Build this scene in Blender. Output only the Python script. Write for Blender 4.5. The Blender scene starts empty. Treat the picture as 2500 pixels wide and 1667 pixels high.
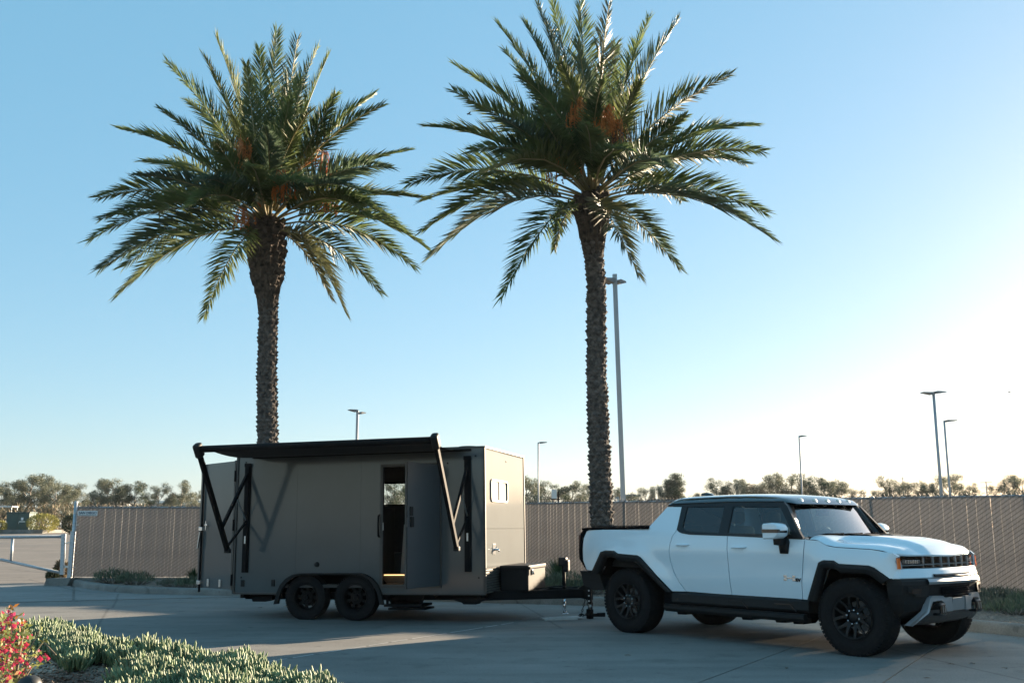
import bpy, bmesh, math, random
from mathutils import Vector, Matrix
from mathutils.geometry import delaunay_2d_cdt
R = math.radians
random.seed(7)
scene = bpy.context.scene
col = scene.collection

# ------------------------------------------------------------------ camera
CAM_H, PITCH, FPX = 1.44, R(10.56), 2430.6
cam_d = bpy.data.cameras.new('camera')
cam_d.sensor_width = 36.0
cam_d.lens = FPX * 36.0 / 2500.0
cam_d.clip_end = 6000
cam = bpy.data.objects.new('camera', cam_d)
cam.location = (0, 0, CAM_H)
cam.rotation_euler = (R(90) + PITCH, 0, 0)
col.objects.link(cam)
scene.camera = cam

# ------------------------------------------------------------------ sky and sun
SUN_AZ, SUN_EL = R(42), R(10.6)          # azimuth measured from +X towards +Y
world = bpy.data.worlds.new('World')
scene.world = world
world.use_nodes = True
wn = world.node_tree
bg = wn.nodes['Background']
sky = wn.nodes.new('ShaderNodeTexSky')
sky.sky_type = 'NISHITA'
sky.sun_disc = False
sky.sun_elevation = SUN_EL
sky.sun_rotation = R(90) - SUN_AZ
sky.altitude = 50
sky.air_density = 1.0
sky.dust_density = 0.5
sky.ozone_density = 1.0
wb = wn.nodes.new('ShaderNodeMix')          # one even white balance for the whole sky
wb.data_type = 'RGBA'
wb.blend_type = 'MULTIPLY'
wb.inputs[0].default_value = 1.0
wb.inputs[7].default_value = (0.46, 0.39, 0.385, 1)
wn.links.new(sky.outputs[0], wb.inputs[6])
veil = wn.nodes.new('ShaderNodeMix')        # even blue added to the whole sky colour, lifts and softens its contrast
veil.data_type = 'RGBA'
veil.blend_type = 'ADD'
veil.inputs[0].default_value = 1.0
veil.inputs[7].default_value = (0.36, 1.24, 1.84, 1)
wn.links.new(wb.outputs[2], veil.inputs[6])
wn.links.new(veil.outputs[2], bg.inputs[0])
bg.inputs[1].default_value = 0.06
sun_d = bpy.data.lights.new('sun', 'SUN')
sun_d.energy = 5.0
sun_d.angle = R(0.53)
sun_d.color = (1.0, 0.80, 0.57)
sun = bpy.data.objects.new('sun', sun_d)
to_sun = Vector((math.cos(SUN_EL) * math.cos(SUN_AZ), math.cos(SUN_EL) * math.sin(SUN_AZ), math.sin(SUN_EL)))
sun.rotation_euler = to_sun.to_track_quat('Z', 'Y').to_euler()
sun.location = to_sun * 50
col.objects.link(sun)
scene.view_settings.view_transform = 'Standard'
scene.view_settings.look = 'None'
scene.view_settings.gamma = 1.0
scene.view_settings.exposure = 2.2
scene.cycles.max_bounces = 8
scene.cycles.transparent_max_bounces = 12
scene.cycles.caustics_reflective = False
scene.cycles.caustics_refractive = False


def at(px, py, Y):
    """world point seen at photo pixel (px, py) at distance Y"""
    x = (px - 1250) / FPX
    y = -(py - 833.5) / FPX
    c, s = math.cos(PITCH), math.sin(PITCH)
    d = Vector((x, c - y * s, s + y * c))
    t = Y / d.y
    return Vector((d.x * t, Y, CAM_H + d.z * t))


# ------------------------------------------------------------------ object helpers
def tag(o, label=None, cat=None, group=None, kind=None):
    if label: o['label'] = label
    if cat: o['category'] = cat
    if group: o['group'] = group
    if kind: o['kind'] = kind
    return o


def empty(name, loc=(0, 0, 0), rot=(0, 0, 0), label=None, cat=None, group=None):
    o = bpy.data.objects.new(name, None)
    o.location = loc
    o.rotation_euler = rot
    o.empty_display_size = .2
    col.objects.link(o)
    return tag(o, label, cat, group)


def link(name, me, parent=None, loc=None):
    o = bpy.data.objects.new(name, me)
    col.objects.link(o)
    if parent: o.parent = parent
    if loc is not None: o.location = loc
    return o


def copy_tree(o, parent=None):
    c = o.copy()
    col.objects.link(c)
    c.parent = parent
    for ch in o.children:
        copy_tree(ch, c)
    return c


class MB:
    """collects faces of one piece, then links them as one mesh object"""
    def __init__(self):
        self.v, self.f, self.m, self.sm = [], [], [], []
        self.cur = 0
        self.smooth = False

    def vert(self, p):
        self.v.append(tuple(p)); return len(self.v) - 1

    def face(self, idx):
        self.f.append(tuple(idx)); self.m.append(self.cur); self.sm.append(self.smooth)

    def poly(self, pts):
        self.face([self.vert(p) for p in pts])

    def box(self, x0, x1, y0, y1, z0, z1, mat=None):
        P = [(x, y, z) for z in (z0, z1) for y in (y0, y1) for x in (x0, x1)]
        if mat is not None: P = [mat @ Vector(p) for p in P]
        b = [self.vert(p) for p in P]
        for q in ((0, 2, 3, 1), (4, 5, 7, 6), (0, 1, 5, 4), (2, 6, 7, 3), (0, 4, 6, 2), (1, 3, 7, 5)):
            self.face([b[i] for i in q])
        return self

    def cbox(self, x0, x1, y0, y1, z0, z1, c=.01, mat=None):
        """box with chamfered edges"""
        bm = bmesh.new()
        r = bmesh.ops.create_cube(bm, size=1.0)
        for v in bm.verts:
            v.co = Vector(((x0 + x1) / 2 + v.co.x * (x1 - x0), (y0 + y1) / 2 + v.co.y * (y1 - y0), (z0 + z1) / 2 + v.co.z * (z1 - z0)))
        bmesh.ops.bevel(bm, geom=bm.edges[:], offset=c, segments=2, affect='EDGES', profile=.6)
        self.add_bm(bm, mat); bm.free()
        return self

    def add_bm(self, bm, mat=None):
        bm.verts.index_update()
        o = len(self.v)
        for v in bm.verts:
            self.v.append(tuple(mat @ v.co) if mat is not None else tuple(v.co))
        for f in bm.faces:
            self.face([o + v.index for v in f.verts])

    def tube(self, pts, rad, n=8, cap=True, flat=None):
        """round (or flattened) tube along pts; rad a number or one per point"""
        pts = [Vector(p) for p in pts]
        if not hasattr(rad, '__len__'): rad = [rad] * len(pts)
        rings = []
        up = Vector((0, 0, 1))
        prev = None
        for i, p in enumerate(pts):
            if i == 0: d = pts[1] - p
            elif i == len(pts) - 1: d = p - pts[i - 1]
            else: d = (pts[i + 1] - p).normalized() + (p - pts[i - 1]).normalized()
            d.normalize()
            if prev is None:
                a = d.cross(up)
                if a.length < .05: a = d.cross(Vector((1, 0, 0)))
            else:
                a = prev - d * prev.dot(d)
                if a.length < 1e-4: a = d.cross(up)
            a.normalize(); prev = a
            b = d.cross(a)
            r = rad[i]
            k = flat if flat else 1.0
            rings.append([self.vert(p + a * math.cos(2 * math.pi * j / n) * r + b * math.sin(2 * math.pi * j / n) * r * k) for j in range(n)])
        for i in range(len(rings) - 1):
            for j in range(n):
                self.face((rings[i][j], rings[i][(j + 1) % n], rings[i + 1][(j + 1) % n], rings[i + 1][j]))
        if cap:
            self.face(rings[0][::-1]); self.face(rings[-1])
        return self

    def bar(self, a, b, w, h, up=(0, 0, 1)):
        """rectangular bar from a to b"""
        a, b = Vector(a), Vector(b)
        d = (b - a).normalized()
        s = d.cross(Vector(up))
        if s.length < 1e-3: s = d.cross(Vector((1, 0, 0)))
        s.normalize(); u = s.cross(d)
        P = [e + s * sx * w / 2 + u * sz * h / 2 for e in (a, b) for sx, sz in ((-1, -1), (1, -1), (1, 1), (-1, 1))]
        i = [self.vert(p) for p in P]
        for q in ((0, 1, 2, 3), (7, 6, 5, 4), (0, 4, 5, 1), (1, 5, 6, 2), (2, 6, 7, 3), (3, 7, 4, 0)):
            self.face([i[k] for k in q])
        return self

    def lathe(self, prof, n=32, mat=None, axis='z', close=False):
        """prof: list of (r, h); revolve about the axis"""
        rings = []
        for r, h in prof:
            ring = []
            for j in range(n):
                a = 2 * math.pi * j / n
                if axis == 'z': p = Vector((r * math.cos(a), r * math.sin(a), h))
                elif axis == 'y': p = Vector((r * math.cos(a), h, r * math.sin(a)))
                else: p = Vector((h, r * math.cos(a), r * math.sin(a)))
                if mat is not None: p = mat @ p
                ring.append(self.vert(p))
            rings.append(ring)
        k = len(rings)
        for i in range(k if close else k - 1):
            for j in range(n):
                self.face((rings[i][j], rings[i][(j + 1) % n], rings[(i + 1) % k][(j + 1) % n], rings[(i + 1) % k][j]))
        return self

    def prism(self, poly, fa, fb, cap=True):
        """poly: list of 2-D pts; fa/fb map (u, v) to the two end positions"""
        A = [self.vert(fa(*p)) for p in poly]
        B = [self.vert(fb(*p)) for p in poly]
        n = len(poly)
        for i in range(n):
            self.face((A[i], A[(i + 1) % n], B[(i + 1) % n], B[i]))
        if cap:
            self.face(A[::-1]); self.face(B)
        return self

    def grid(self, rows):
        """rows of points, all the same length"""
        idx = [[self.vert(p) for p in r] for r in rows]
        for i in range(len(idx) - 1):
            for j in range(len(idx[0]) - 1):
                self.face((idx[i][j], idx[i][j + 1], idx[i + 1][j + 1], idx[i + 1][j]))
        return self

    def sheet(self, outline, fn, step=.08, skirt=None, holes=(), flip=False):
        """curved panel: 2-D outline triangulated with inner points and mapped by fn(u, v); skirt = offset vector fn"""
        def dens(o):
            out = []
            for i, p in enumerate(o):
                q = o[(i + 1) % len(o)]
                L = math.hypot(q[0] - p[0], q[1] - p[1])
                k = max(1, int(L / step))
                for j in range(k): out.append((p[0] + (q[0] - p[0]) * j / k, p[1] + (q[1] - p[1]) * j / k))
            return out
        loops = [dens(outline)] + [dens(h) for h in holes]
        pts, faces = [], []
        for lp in loops:
            faces.append(list(range(len(pts), len(pts) + len(lp)))); pts += lp
        x0, x1 = min(p[0] for p in outline), max(p[0] for p in outline)
        y0, y1 = min(p[1] for p in outline), max(p[1] for p in outline)

        def inside(p, o):
            r = False
            for i in range(len(o)):
                a, b = o[i], o[i - 1]
                if (a[1] > p[1]) != (b[1] > p[1]) and p[0] < (b[0] - a[0]) * (p[1] - a[1]) / (b[1] - a[1]) + a[0]: r = not r
            return r

        def dist(p, o):
            m = 9
            for i in range(len(o)):
                a, b = o[i], o[i - 1]
                dx, dy = b[0] - a[0], b[1] - a[1]
                L = dx * dx + dy * dy
                t = 0 if L == 0 else max(0, min(1, ((p[0] - a[0]) * dx + (p[1] - a[1]) * dy) / L))
                m = min(m, math.hypot(p[0] - a[0] - dx * t, p[1] - a[1] - dy * t))
            return m
        allo = [outline] + list(holes)
        nx, ny = int((x1 - x0) / step) + 1, int((y1 - y0) / step) + 1
        for i in range(1, nx):
            for j in range(1, ny):
                p = (x0 + (x1 - x0) * i / nx, y0 + (y1 - y0) * j / ny)
                if inside(p, outline) and not any(inside(p, h) for h in holes) and min(dist(p, o) for o in allo) > step * .45:
                    pts.append(p)
        vs, es, fs, *_ = delaunay_2d_cdt([Vector(p) for p in pts], [], faces, 0, 1e-6)
        hs = list(holes)
        idx = [self.vert(fn(p.x, p.y)) for p in vs]
        for t in fs:
            t = list(t)
            ar = sum(vs[t[i]].x * vs[t[(i + 1) % len(t)]].y - vs[t[(i + 1) % len(t)]].x * vs[t[i]].y for i in range(len(t)))
            if abs(ar) < 1e-8: continue
            if (ar < 0) != flip: t.reverse()
            c = (sum(vs[i].x for i in t) / len(t), sum(vs[i].y for i in t) / len(t))
            if inside(c, outline) and not any(inside(c, h) for h in hs):
                self.face([idx[i] for i in t])
        if skirt is not None:
            sm = self.smooth; self.smooth = False
            for lp in loops:
                A = [Vector(fn(*p)) for p in lp]
                ia = [self.vert(p) for p in A]; ib = [self.vert(p + Vector(skirt)) for p in A]
                for i in range(len(lp)):
                    j = (i + 1) % len(lp)
                    self.face((ia[i], ia[j], ib[j], ib[i]))
            self.smooth = sm
        return self

    def mesh(self, name, mats, recalc=False):
        me = bpy.data.meshes.new(name)
        me.from_pydata(self.v, [], self.f)
        if not isinstance(mats, (list, tuple)): mats = [mats]
        for m in mats: me.materials.append(m)
        me.polygons.foreach_set('material_index', self.m)
        me.polygons.foreach_set('use_smooth', self.sm)
        if recalc:
            bm = bmesh.new(); bm.from_mesh(me)
            bmesh.ops.recalc_face_normals(bm, faces=bm.faces[:])
            bm.to_mesh(me); bm.free()
        me.update()
        return me

    def build(self, name, mats, parent=None, loc=None, recalc=True):
        return link(name, self.mesh(name, mats, recalc), parent, loc)


# ------------------------------------------------------------------ materials
def nodes(name):
    m = bpy.data.materials.new(name)
    m.use_nodes = True
    return m, m.node_tree.nodes, m.node_tree.links, m.node_tree.nodes['Principled BSDF']


def mat(name, c, rough=.6, metal=0, var=.12, scale=8, bump=0, bscale=40, coat=0, crough=.04, spec=.5, trans=None, detail=6, c2=None, stretch=None):
    """procedural material: base colour broken by noise, optional bump, coat and leaf-like translucency"""
    m, N, L, b = nodes(name)
    tc = N.new('ShaderNodeTexCoord')
    src = tc.outputs['Object']
    if stretch:
        mp = N.new('ShaderNodeMapping'); mp.inputs['Scale'].default_value = stretch
        L.new(src, mp.inputs[0]); src = mp.outputs[0]
    n = N.new('ShaderNodeTexNoise'); n.inputs['Scale'].default_value = scale; n.inputs['Detail'].default_value = detail
    L.new(src, n.inputs['Vector'])
    r = N.new('ShaderNodeValToRGB')
    lo = tuple(x * (1 - var) for x in c); hi = tuple(min(1, x * (1 + var)) for x in (c2 or c))
    r.color_ramp.elements[0].position = .3; r.color_ramp.elements[1].position = .7
    r.color_ramp.elements[0].color = (*lo, 1); r.color_ramp.elements[1].color = (*hi, 1)
    L.new(n.outputs['Fac'], r.inputs[0]); L.new(r.outputs[0], b.inputs['Base Color'])
    b.inputs['Roughness'].default_value = rough
    b.inputs['Metallic'].default_value = metal
    b.inputs['Specular IOR Level'].default_value = spec
    if coat:
        b.inputs['Coat Weight'].default_value = coat; b.inputs['Coat Roughness'].default_value = crough
    if bump:
        n2 = N.new('ShaderNodeTexNoise'); n2.inputs['Scale'].default_value = bscale; n2.inputs['Detail'].default_value = 5
        L.new(src, n2.inputs['Vector'])
        bp = N.new('ShaderNodeBump'); bp.inputs['Strength'].default_value = bump; bp.inputs['Distance'].default_value = .02
        L.new(n2.outputs['Fac'], bp.inputs['Height']); L.new(bp.outputs[0], b.inputs['Normal'])
    if trans:
        t = N.new('ShaderNodeBsdfTranslucent'); mx = N.new('ShaderNodeMixShader'); mx.inputs[0].default_value = trans
        L.new(r.outputs[0], t.inputs[0])
        L.new(b.outputs[0], mx.inputs[1]); L.new(t.outputs[0], mx.inputs[2])
        L.new(mx.outputs[0], N['Material Output'].inputs[0])
    return m


def glass(name, tint, refl=1.0, rough=0.0):
    m, N, L, b = nodes(name)
    t = N.new('ShaderNodeBsdfTransparent'); t.inputs[0].default_value = (*tint, 1)
    g = N.new('ShaderNodeBsdfGlossy'); g.inputs['Roughness'].default_value = rough
    fr = N.new('ShaderNodeFresnel'); fr.inputs[0].default_value = 1.5
    mu = N.new('ShaderNodeMath'); mu.operation = 'MULTIPLY'; mu.inputs[1].default_value = refl; mu.use_clamp = True
    mx = N.new('ShaderNodeMixShader')
    L.new(fr.outputs[0], mu.inputs[0]); L.new(mu.outputs[0], mx.inputs[0])
    L.new(t.outputs[0], mx.inputs[1]); L.new(g.outputs[0], mx.inputs[2])
    L.new(mx.outputs[0], N['Material Output'].inputs[0])
    return m


M = {}
M['white_paint'] = mat('white_paint', (.67, .77, .83), .22, var=.015, scale=3, coat=.8, spec=.5)
M['black_gloss'] = mat('black_gloss', (.010, .011, .013), .12, var=.1, coat=.8)
M['black_plastic'] = mat('black_plastic', (.011, .012, .013), .55, var=.15, scale=30, bump=.05, bscale=300, spec=.22)
M['black_matte'] = mat('black_matte', (.007, .007, .008), .9, var=.2, scale=20, spec=0.0)
M['rubber'] = mat('rubber', (.011, .011, .012), .85, var=.25, scale=25, bump=.1, bscale=120, spec=.15)
M['rim_black'] = mat('rim_black', (.007, .007, .008), .42, var=.1, spec=.25)
M['pillar_black'] = mat('pillar_black', (.008, .009, .010), .3, var=.1, spec=.3, coat=.15)
M['chrome'] = mat('chrome', (.75, .76, .78), .18, metal=1, var=.05)
M['steel'] = mat('steel', (.45, .47, .48), .35, metal=1, var=.1, scale=30)
M['galv'] = mat('galv', (.42, .45, .48), .5, metal=.6, var=.15, scale=25)
M['skid'] = mat('skid', (.36, .38, .40), .38, metal=.5, var=.06)
M['orange_lens'] = mat('orange_lens', (.75, .13, .01), .15, var=.1, coat=.5)
M['lens'] = glass('lens', (.9, .93, .95))
M['tint_glass'] = glass('tint_glass', (.04, .05, .055), 2.0)
M['side_glass'] = glass('side_glass', (.25, .34, .35), 2.2)
M['wind_glass'] = glass('wind_glass', (.74, .84, .83), 3.6)
M['white_print'] = mat('white_print', (.8, .8, .8), .5, var=.03)
# ================================================================== SETTING
def concrete(name, c, var, scale, rough=.85):
    m, N, L, b = nodes(name)
    tc = N.new('ShaderNodeTexCoord')
    n1 = N.new('ShaderNodeTexNoise'); n1.inputs['Scale'].default_value = scale; n1.inputs['Detail'].default_value = 8; n1.inputs['Roughness'].default_value = .62
    mp = N.new('ShaderNodeMapping'); mp.inputs['Scale'].default_value = (1, 1, 1); mp.inputs['Rotation'].default_value = (0, 0, R(-20))
    mp2 = N.new('ShaderNodeMapping'); mp2.inputs['Scale'].default_value = (.25, 2.2, 1); mp2.inputs['Rotation'].default_value = (0, 0, R(15))
    n2 = N.new('ShaderNodeTexNoise'); n2.inputs['Scale'].default_value = .9; n2.inputs['Detail'].default_value = 5
    n3 = N.new('ShaderNodeTexNoise'); n3.inputs['Scale'].default_value = 55; n3.inputs['Detail'].default_value = 4
    n4 = N.new('ShaderNodeTexNoise'); n4.inputs['Scale'].default_value = 2.3; n4.inputs['Detail'].default_value = 3
    L.new(tc.outputs['Object'], mp.inputs[0]); L.new(tc.outputs['Object'], mp2.inputs[0])
    L.new(mp.outputs[0], n1.inputs[0]); L.new(mp2.outputs[0], n2.inputs[0]); L.new(mp.outputs[0], n3.inputs[0]); L.new(mp.outputs[0], n4.inputs[0])
    def ramp(src, lo, hi, p0, p1):
        r = N.new('ShaderNodeValToRGB'); r.color_ramp.elements[0].position = p0; r.color_ramp.elements[1].position = p1
        r.color_ramp.elements[0].color = (lo, lo, lo, 1); r.color_ramp.elements[1].color = (hi, hi, hi, 1)
        L.new(src, r.inputs[0]); return r.outputs[0]
    def mul(a, bb):
        x = N.new('ShaderNodeMix'); x.data_type = 'RGBA'; x.blend_type = 'MULTIPLY'; x.inputs[0].default_value = 1
        L.new(a, x.inputs[6]); L.new(bb, x.inputs[7]); return x.outputs[2]
    base = N.new('ShaderNodeRGB'); base.outputs[0].default_value = (*c, 1)
    o = mul(base.outputs[0], ramp(n1.outputs['Fac'], 1 - var, 1 + var * .4, .3, .7))
    o = mul(o, ramp(n2.outputs['Fac'], 1 - var * .8, 1.05, .35, .65))
    o = mul(o, ramp(n3.outputs['Fac'], .78, 1.12, .3, .7))
    o = mul(o, ramp(n4.outputs['Fac'], .80, 1.0, .28, .42))
    n5 = N.new('ShaderNodeTexNoise'); n5.inputs['Scale'].default_value = 5.5; n5.inputs['Detail'].default_value = 2
    L.new(mp.outputs[0], n5.inputs[0]); o = mul(o, ramp(n5.outputs['Fac'], 1.0, .74, .66, .72))
    n6 = N.new('ShaderNodeTexVoronoi'); n6.feature = 'DISTANCE_TO_EDGE'; n6.inputs['Scale'].default_value = .16
    n7 = N.new('ShaderNodeTexNoise'); n7.inputs['Scale'].default_value = 1.6; n7.inputs['Detail'].default_value = 6
    mv = N.new('ShaderNodeMix'); mv.data_type = 'VECTOR'; mv.inputs[0].default_value = .22
    L.new(mp.outputs[0], mv.inputs[4]); L.new(n7.outputs['Color'], mv.inputs[5]); L.new(mv.outputs[1], n6.inputs['Vector'])
    o = mul(o, ramp(n6.outputs['Distance'], .62, 1.0, .0, .0012))
    L.new(o, b.inputs['Base Color'])
    b.inputs['Roughness'].default_value = rough
    b.inputs['Specular IOR Level'].default_value = .3
    bp = N.new('ShaderNodeBump'); bp.inputs['Strength'].default_value = .25; bp.inputs['Distance'].default_value = .01
    L.new(n3.outputs['Fac'], bp.inputs['Height']); L.new(bp.outputs[0], b.inputs['Normal'])
    return m


M['lot'] = concrete('lot_concrete', (.225, .215, .20), .20, .7)
M['apron'] = concrete('apron_concrete', (.25, .245, .235), .12, 1.4)
M['kerb'] = concrete('kerb_concrete', (.22, .215, .20), .22, 3.0)
M['tan_lot'] = concrete('tan_asphalt', (.22, .19, .165), .15, .5)
M['dirt'] = mat('dirt', (.16, .13, .10), .95, var=.3, scale=1.5, bump=.4, bscale=12)
M['joint'] = mat('joint_dark', (.05, .05, .05), .9, var=.2)
M['seal'] = mat('joint_seal', (.55, .54, .52), .8, var=.2, scale=6)
M['mulch'] = mat('mulch', (.085, .060, .045), .95, var=.55, scale=26, bump=.8, bscale=40, c2=(.2, .15, .11))
M['stone'] = mat('gravel_stone', (.24, .20, .17), .9, var=.35, scale=1.2)
M['chip'] = mat('bark_chip', (.22, .16, .12), .9, var=.55, scale=1.5, c2=(.36, .29, .23))

# ---- terrain reaching the horizon; it climbs a little behind the fence
mb = MB()
ys = [-60, 0, 27.5, 40, 55, 77, 120, 300, 700, 1500]
zs = [-.09, -.09, -.09, .20, .53, 1.0, 1.05, 1.05, 1.05, 1.05]
xs = [-1500, -600, -150, -60, -30, -12, 0, 12, 30, 60, 150, 600, 1500]
mb.grid([[(x, y, z) for x in xs] for y, z in zip(ys, zs)])
tag(mb.build('ground', M['dirt']), kind='structure')

# ---- tan asphalt lot beyond the swing gate
mb = MB()
mb.grid([[(x, y, (0.01 if y < 28 else zz + .025)) for x in (-60, -30, -18, -11.9)] for y, zz in ((26.6, 0), (27.9, 0), (40, .20), (55, .53), (77, 1.0), (84, 1.01))])
mb.poly([(-60, -6, .01), (-20, 20.9, .01), (-11.9, 26.52, .01), (-11.9, 26.6, .01), (-60, 26.6, .01)])
tag(mb.build('upper_lot', M['tan_lot']), kind='structure')

# ---- concrete yard in slabs, with open joints over a dark bed
def clip(poly, a, b, c):
    """keep a*x + b*y <= c"""
    out = []
    for i in range(len(poly)):
        p, q = poly[i], poly[(i + 1) % len(poly)]
        fp, fq = a * p[0] + b * p[1] - c, a * q[0] + b * q[1] - c
        if fp <= 0: out.append(p)
        if fp * fq < 0:
            t = fp / (fp - fq); out.append((p[0] + (q[0] - p[0]) * t, p[1] + (q[1] - p[1]) * t))
    return out


yard = tag(empty('yard_pavement'), kind='structure')
mb = MB(); mb.poly([(-40, -30, -.03), (40, -30, -.03), (40, 0, -.03), (1.0, 25.5, -.03), (-11.5, 25.5, -.03), (-40, 6, -.03)])
mb.build('joint_bed', M['joint'], yard)
JO = [-44, -30, -15.8, -8.05, -3.5, -2.0, 3.2, 9.5, 22, 40]
dn, dd = Vector((.86, -.51)).normalized(), Vector((.51, .86)).normalized()
for k in range(len(JO) - 1):
    a, b = JO[k] + .008, JO[k + 1] - .008
    q = [dn * a + dd * -45, dn * b + dd * -45, dn * b + dd * 60, dn * a + dd * 60]
    q = [(p.x, p.y) for p in q]
    for c in ((0, 1, 25.4), (.67, 1, 25.7), (-.67, 1, 34.3), (0, -1, 25)):
        q = clip(q, *c)
        if not q: break
    if len(q) < 3: continue
    mb = MB()
    mb.poly([(x, y, 0) for x, y in q]); mb.prism(q, lambda x, y: (x, y, -.001), lambda x, y: (x, y, -.05), cap=False)
    mb.build('slab', M['lot'], yard)
mb = MB()
for off, s0, s1 in ((-8.05, 8.3, 13.7), ):
    for i in range(12):
        a = s0 + (s1 - s0) * i / 12
        w = .009 + .006 * random.random()
        p, q = dn * (off + .002) + dd * a, dn * (off + .002) + dd * (a + (s1 - s0) / 12 * (.75 + .25 * random.random()))
        mb.poly([(p.x - dn.x * w, p.y - dn.y * w, .004), (p.x + dn.x * w, p.y + dn.y * w, .004), (q.x + dn.x * w, q.y + dn.y * w, .004), (q.x - dn.x * w, q.y - dn.y * w, .004)])
mb.build('joint_sealant', M['seal'], yard)
# thin sheet of litter: twigs and dark leaf bits on the concrete
mb = MB()
for (px, py) in ((2457, 1633), (2380, 1620), (2330, 1622), (1918, 1632), (2272, 1656), (1540, 1600), (640, 1483), (700, 1481), (1230, 1476), (1272, 1512), (1763, 1559)):
    g = at(px, py, 1); t = -CAM_H / (g.z - CAM_H); g = Vector((g.x * t, t, 0))
    a = random.random() * 3
    for k in range(2):
        a += random.uniform(.3, 1.2)
        mb.tube([g + Vector((0, 0, .008)), g + Vector((math.cos(a) * .035, math.sin(a) * .035, .012)), g + Vector((math.cos(a + .4) * .075, math.sin(a + .4) * .075, .008))], [.003, .004, .001], 5)
tag(mb.build('leaf_litter', M['mulch']), 'scattered dry twigs and leaf bits lying on the concrete yard', 'litter', kind='stuff')

# ---- apron in two slabs with cracks
ap = tag(empty('driveway_apron'), kind='structure')
A1 = [(-30, 11.2), (-9.95, 19.88), (-8.73, 20.36), (-10.56, 24.62), (-11.02, 25.5), (-11.75, 26.5), (-12.9, 25.78), (-30, 14.3)]
A2 = [(-8.68, 20.375), (-8.16, 20.58), (-8.15, 20.75), (-8.13, 20.58), (-7.1, 21.0), (-5.6, 21.5), (-5.2, 21.75), (-8.14, 22.9), (-10.0, 25.0), (-10.88, 25.5), (-10.50, 24.62)]
for poly in (A1, A2):
    mb = MB(); mb.prism(poly, lambda x, y: (x, y, .014), lambda x, y: (x, y, -.02))
    mb.build('apron_slab', M['apron'], ap)


# ---- kerb
def smooth_line(pts, n=5):
    out = []
    for i in range(len(pts) - 1):
        p0 = Vector(pts[max(0, i - 1)]); p1 = Vector(pts[i]); p2 = Vector(pts[i + 1]); p3 = Vector(pts[min(len(pts) - 1, i + 2)])
        for k in range(n):
            t = k / n
            out.append(.5 * ((2 * p1) + (p2 - p0) * t + (2 * p0 - 5 * p1 + 4 * p2 - p3) * t * t + (3 * p1 - p0 - 3 * p2 + p3) * t ** 3))
    out.append(Vector(pts[-1]))
    return out


KP = smooth_line([(-11.25, 25.85), (-10.94, 25.45), (-9.8, 23.9), (-8.51, 22.65), (-6.63, 21.85), (-3, 20.8), (.27, 19.65), (1.75, 19.05), (3.4, 18.0), (5.0, 16.4), (6.25, 14.75), (6.84, 13.75), (7.3, 12.4), (7.6, 10), (7.7, 4)])
prof = [(0, -.03), (.012, .09), (.025, .135), (.05, .155), (.16, .158), (.175, .145), (.18, .0)]
rows = []
for i, p in enumerate(KP):
    d = (KP[min(i + 1, len(KP) - 1)] - KP[max(i - 1, 0)]).normalized()
    nrm = Vector((-d.y, d.x))
    wob = .004 * math.sin(i * 1.7)
    rows.append([(p.x + nrm.x * (u + wob), p.y + nrm.y * (u + wob), z) for u, z in prof])
mb = MB(); mb.smooth = True; mb.grid(rows)
mb.poly(rows[0]); mb.poly(rows[-1])
tag(mb.build('kerb', M['kerb']), kind='structure')
KIN = [Vector(r[5][:2]) for r in rows]

FA, FB, FC, FD = Vector((-11.13, 25.83)), Vector((.3, 26.0)), Vector((9.97, 19.55)), Vector((11.55, 15.6))
FE = Vector((12.1, 5.0))
# ---- planting bed between kerb and fence
def hill(x, y):
    return .125 + .03 * math.sin(x * 1.3 + y) * math.cos(y * 1.1 - x * .4)


poly = [(p.x - .01 * 0, p.y) for p in KIN] + [(12.05, 4), (12.0, 6), (11.45, 15.6), (9.87, 19.4), (.3, 25.85), (-11.0, 25.75)]
mb = MB(); mb.smooth = True
mb.sheet(poly, lambda x, y: (x, y, hill(x, y)), step=.6)
tag(mb.build('planting_bed', M['mulch']), kind='structure')
# concrete strip under the fence
mb = MB()
for a, b in ((FA, FB), (FB, FC), (FC, FD), (FD, FE)):
    d = (b - a).normalized()
    mb.bar((a.x, a.y, .09), (b.x + d.x * .05, b.y + d.y * .05, .09), .28, .2)
tag(mb.build('fence_footing', M['kerb']), kind='structure')


# ---- slatted chain-link fence
M['slat'] = mat('fence_slat', (.305, .292, .285), .65, var=.09, scale=2.5, trans=.45)
M['wire'] = mat('fence_wire', (.16, .145, .14), .5, var=.1, metal=.4)
FZ0, FZ1 = .21, 2.03
slat_mb = MB()
w = .0412
# flattened tube: real slats are thin hollow ribbons with rolled edges
prof = [(-w, 0), (-w * .85, -.005), (0, -.007), (w * .85, -.005), (w, 0), (w * .85, .004), (-w * .85, .004)]
slat_mb.prism(prof, lambda x, y: (x, y, 0), lambda x, y: (x, y, FZ1 - FZ0 - .05))
M['gap_light'] = mat('slat_gap_light', (.46, .45, .44), .5, var=.08, scale=3, trans=.5)  # added pale strip in each gap, imitates sunlight shining between slats
slat_mb.cur = 1
gap_light = [(w + .0002, -.004), (w + .0062, -.003), (w + .0062, .003), (w + .0002, .002)]
slat_mb.prism(gap_light, lambda x, y: (x, y, .01), lambda x, y: (x, y, FZ1 - FZ0 - .07))
SLAT = slat_mb.mesh('slat', [M['slat'], M['gap_light']], True)


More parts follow.
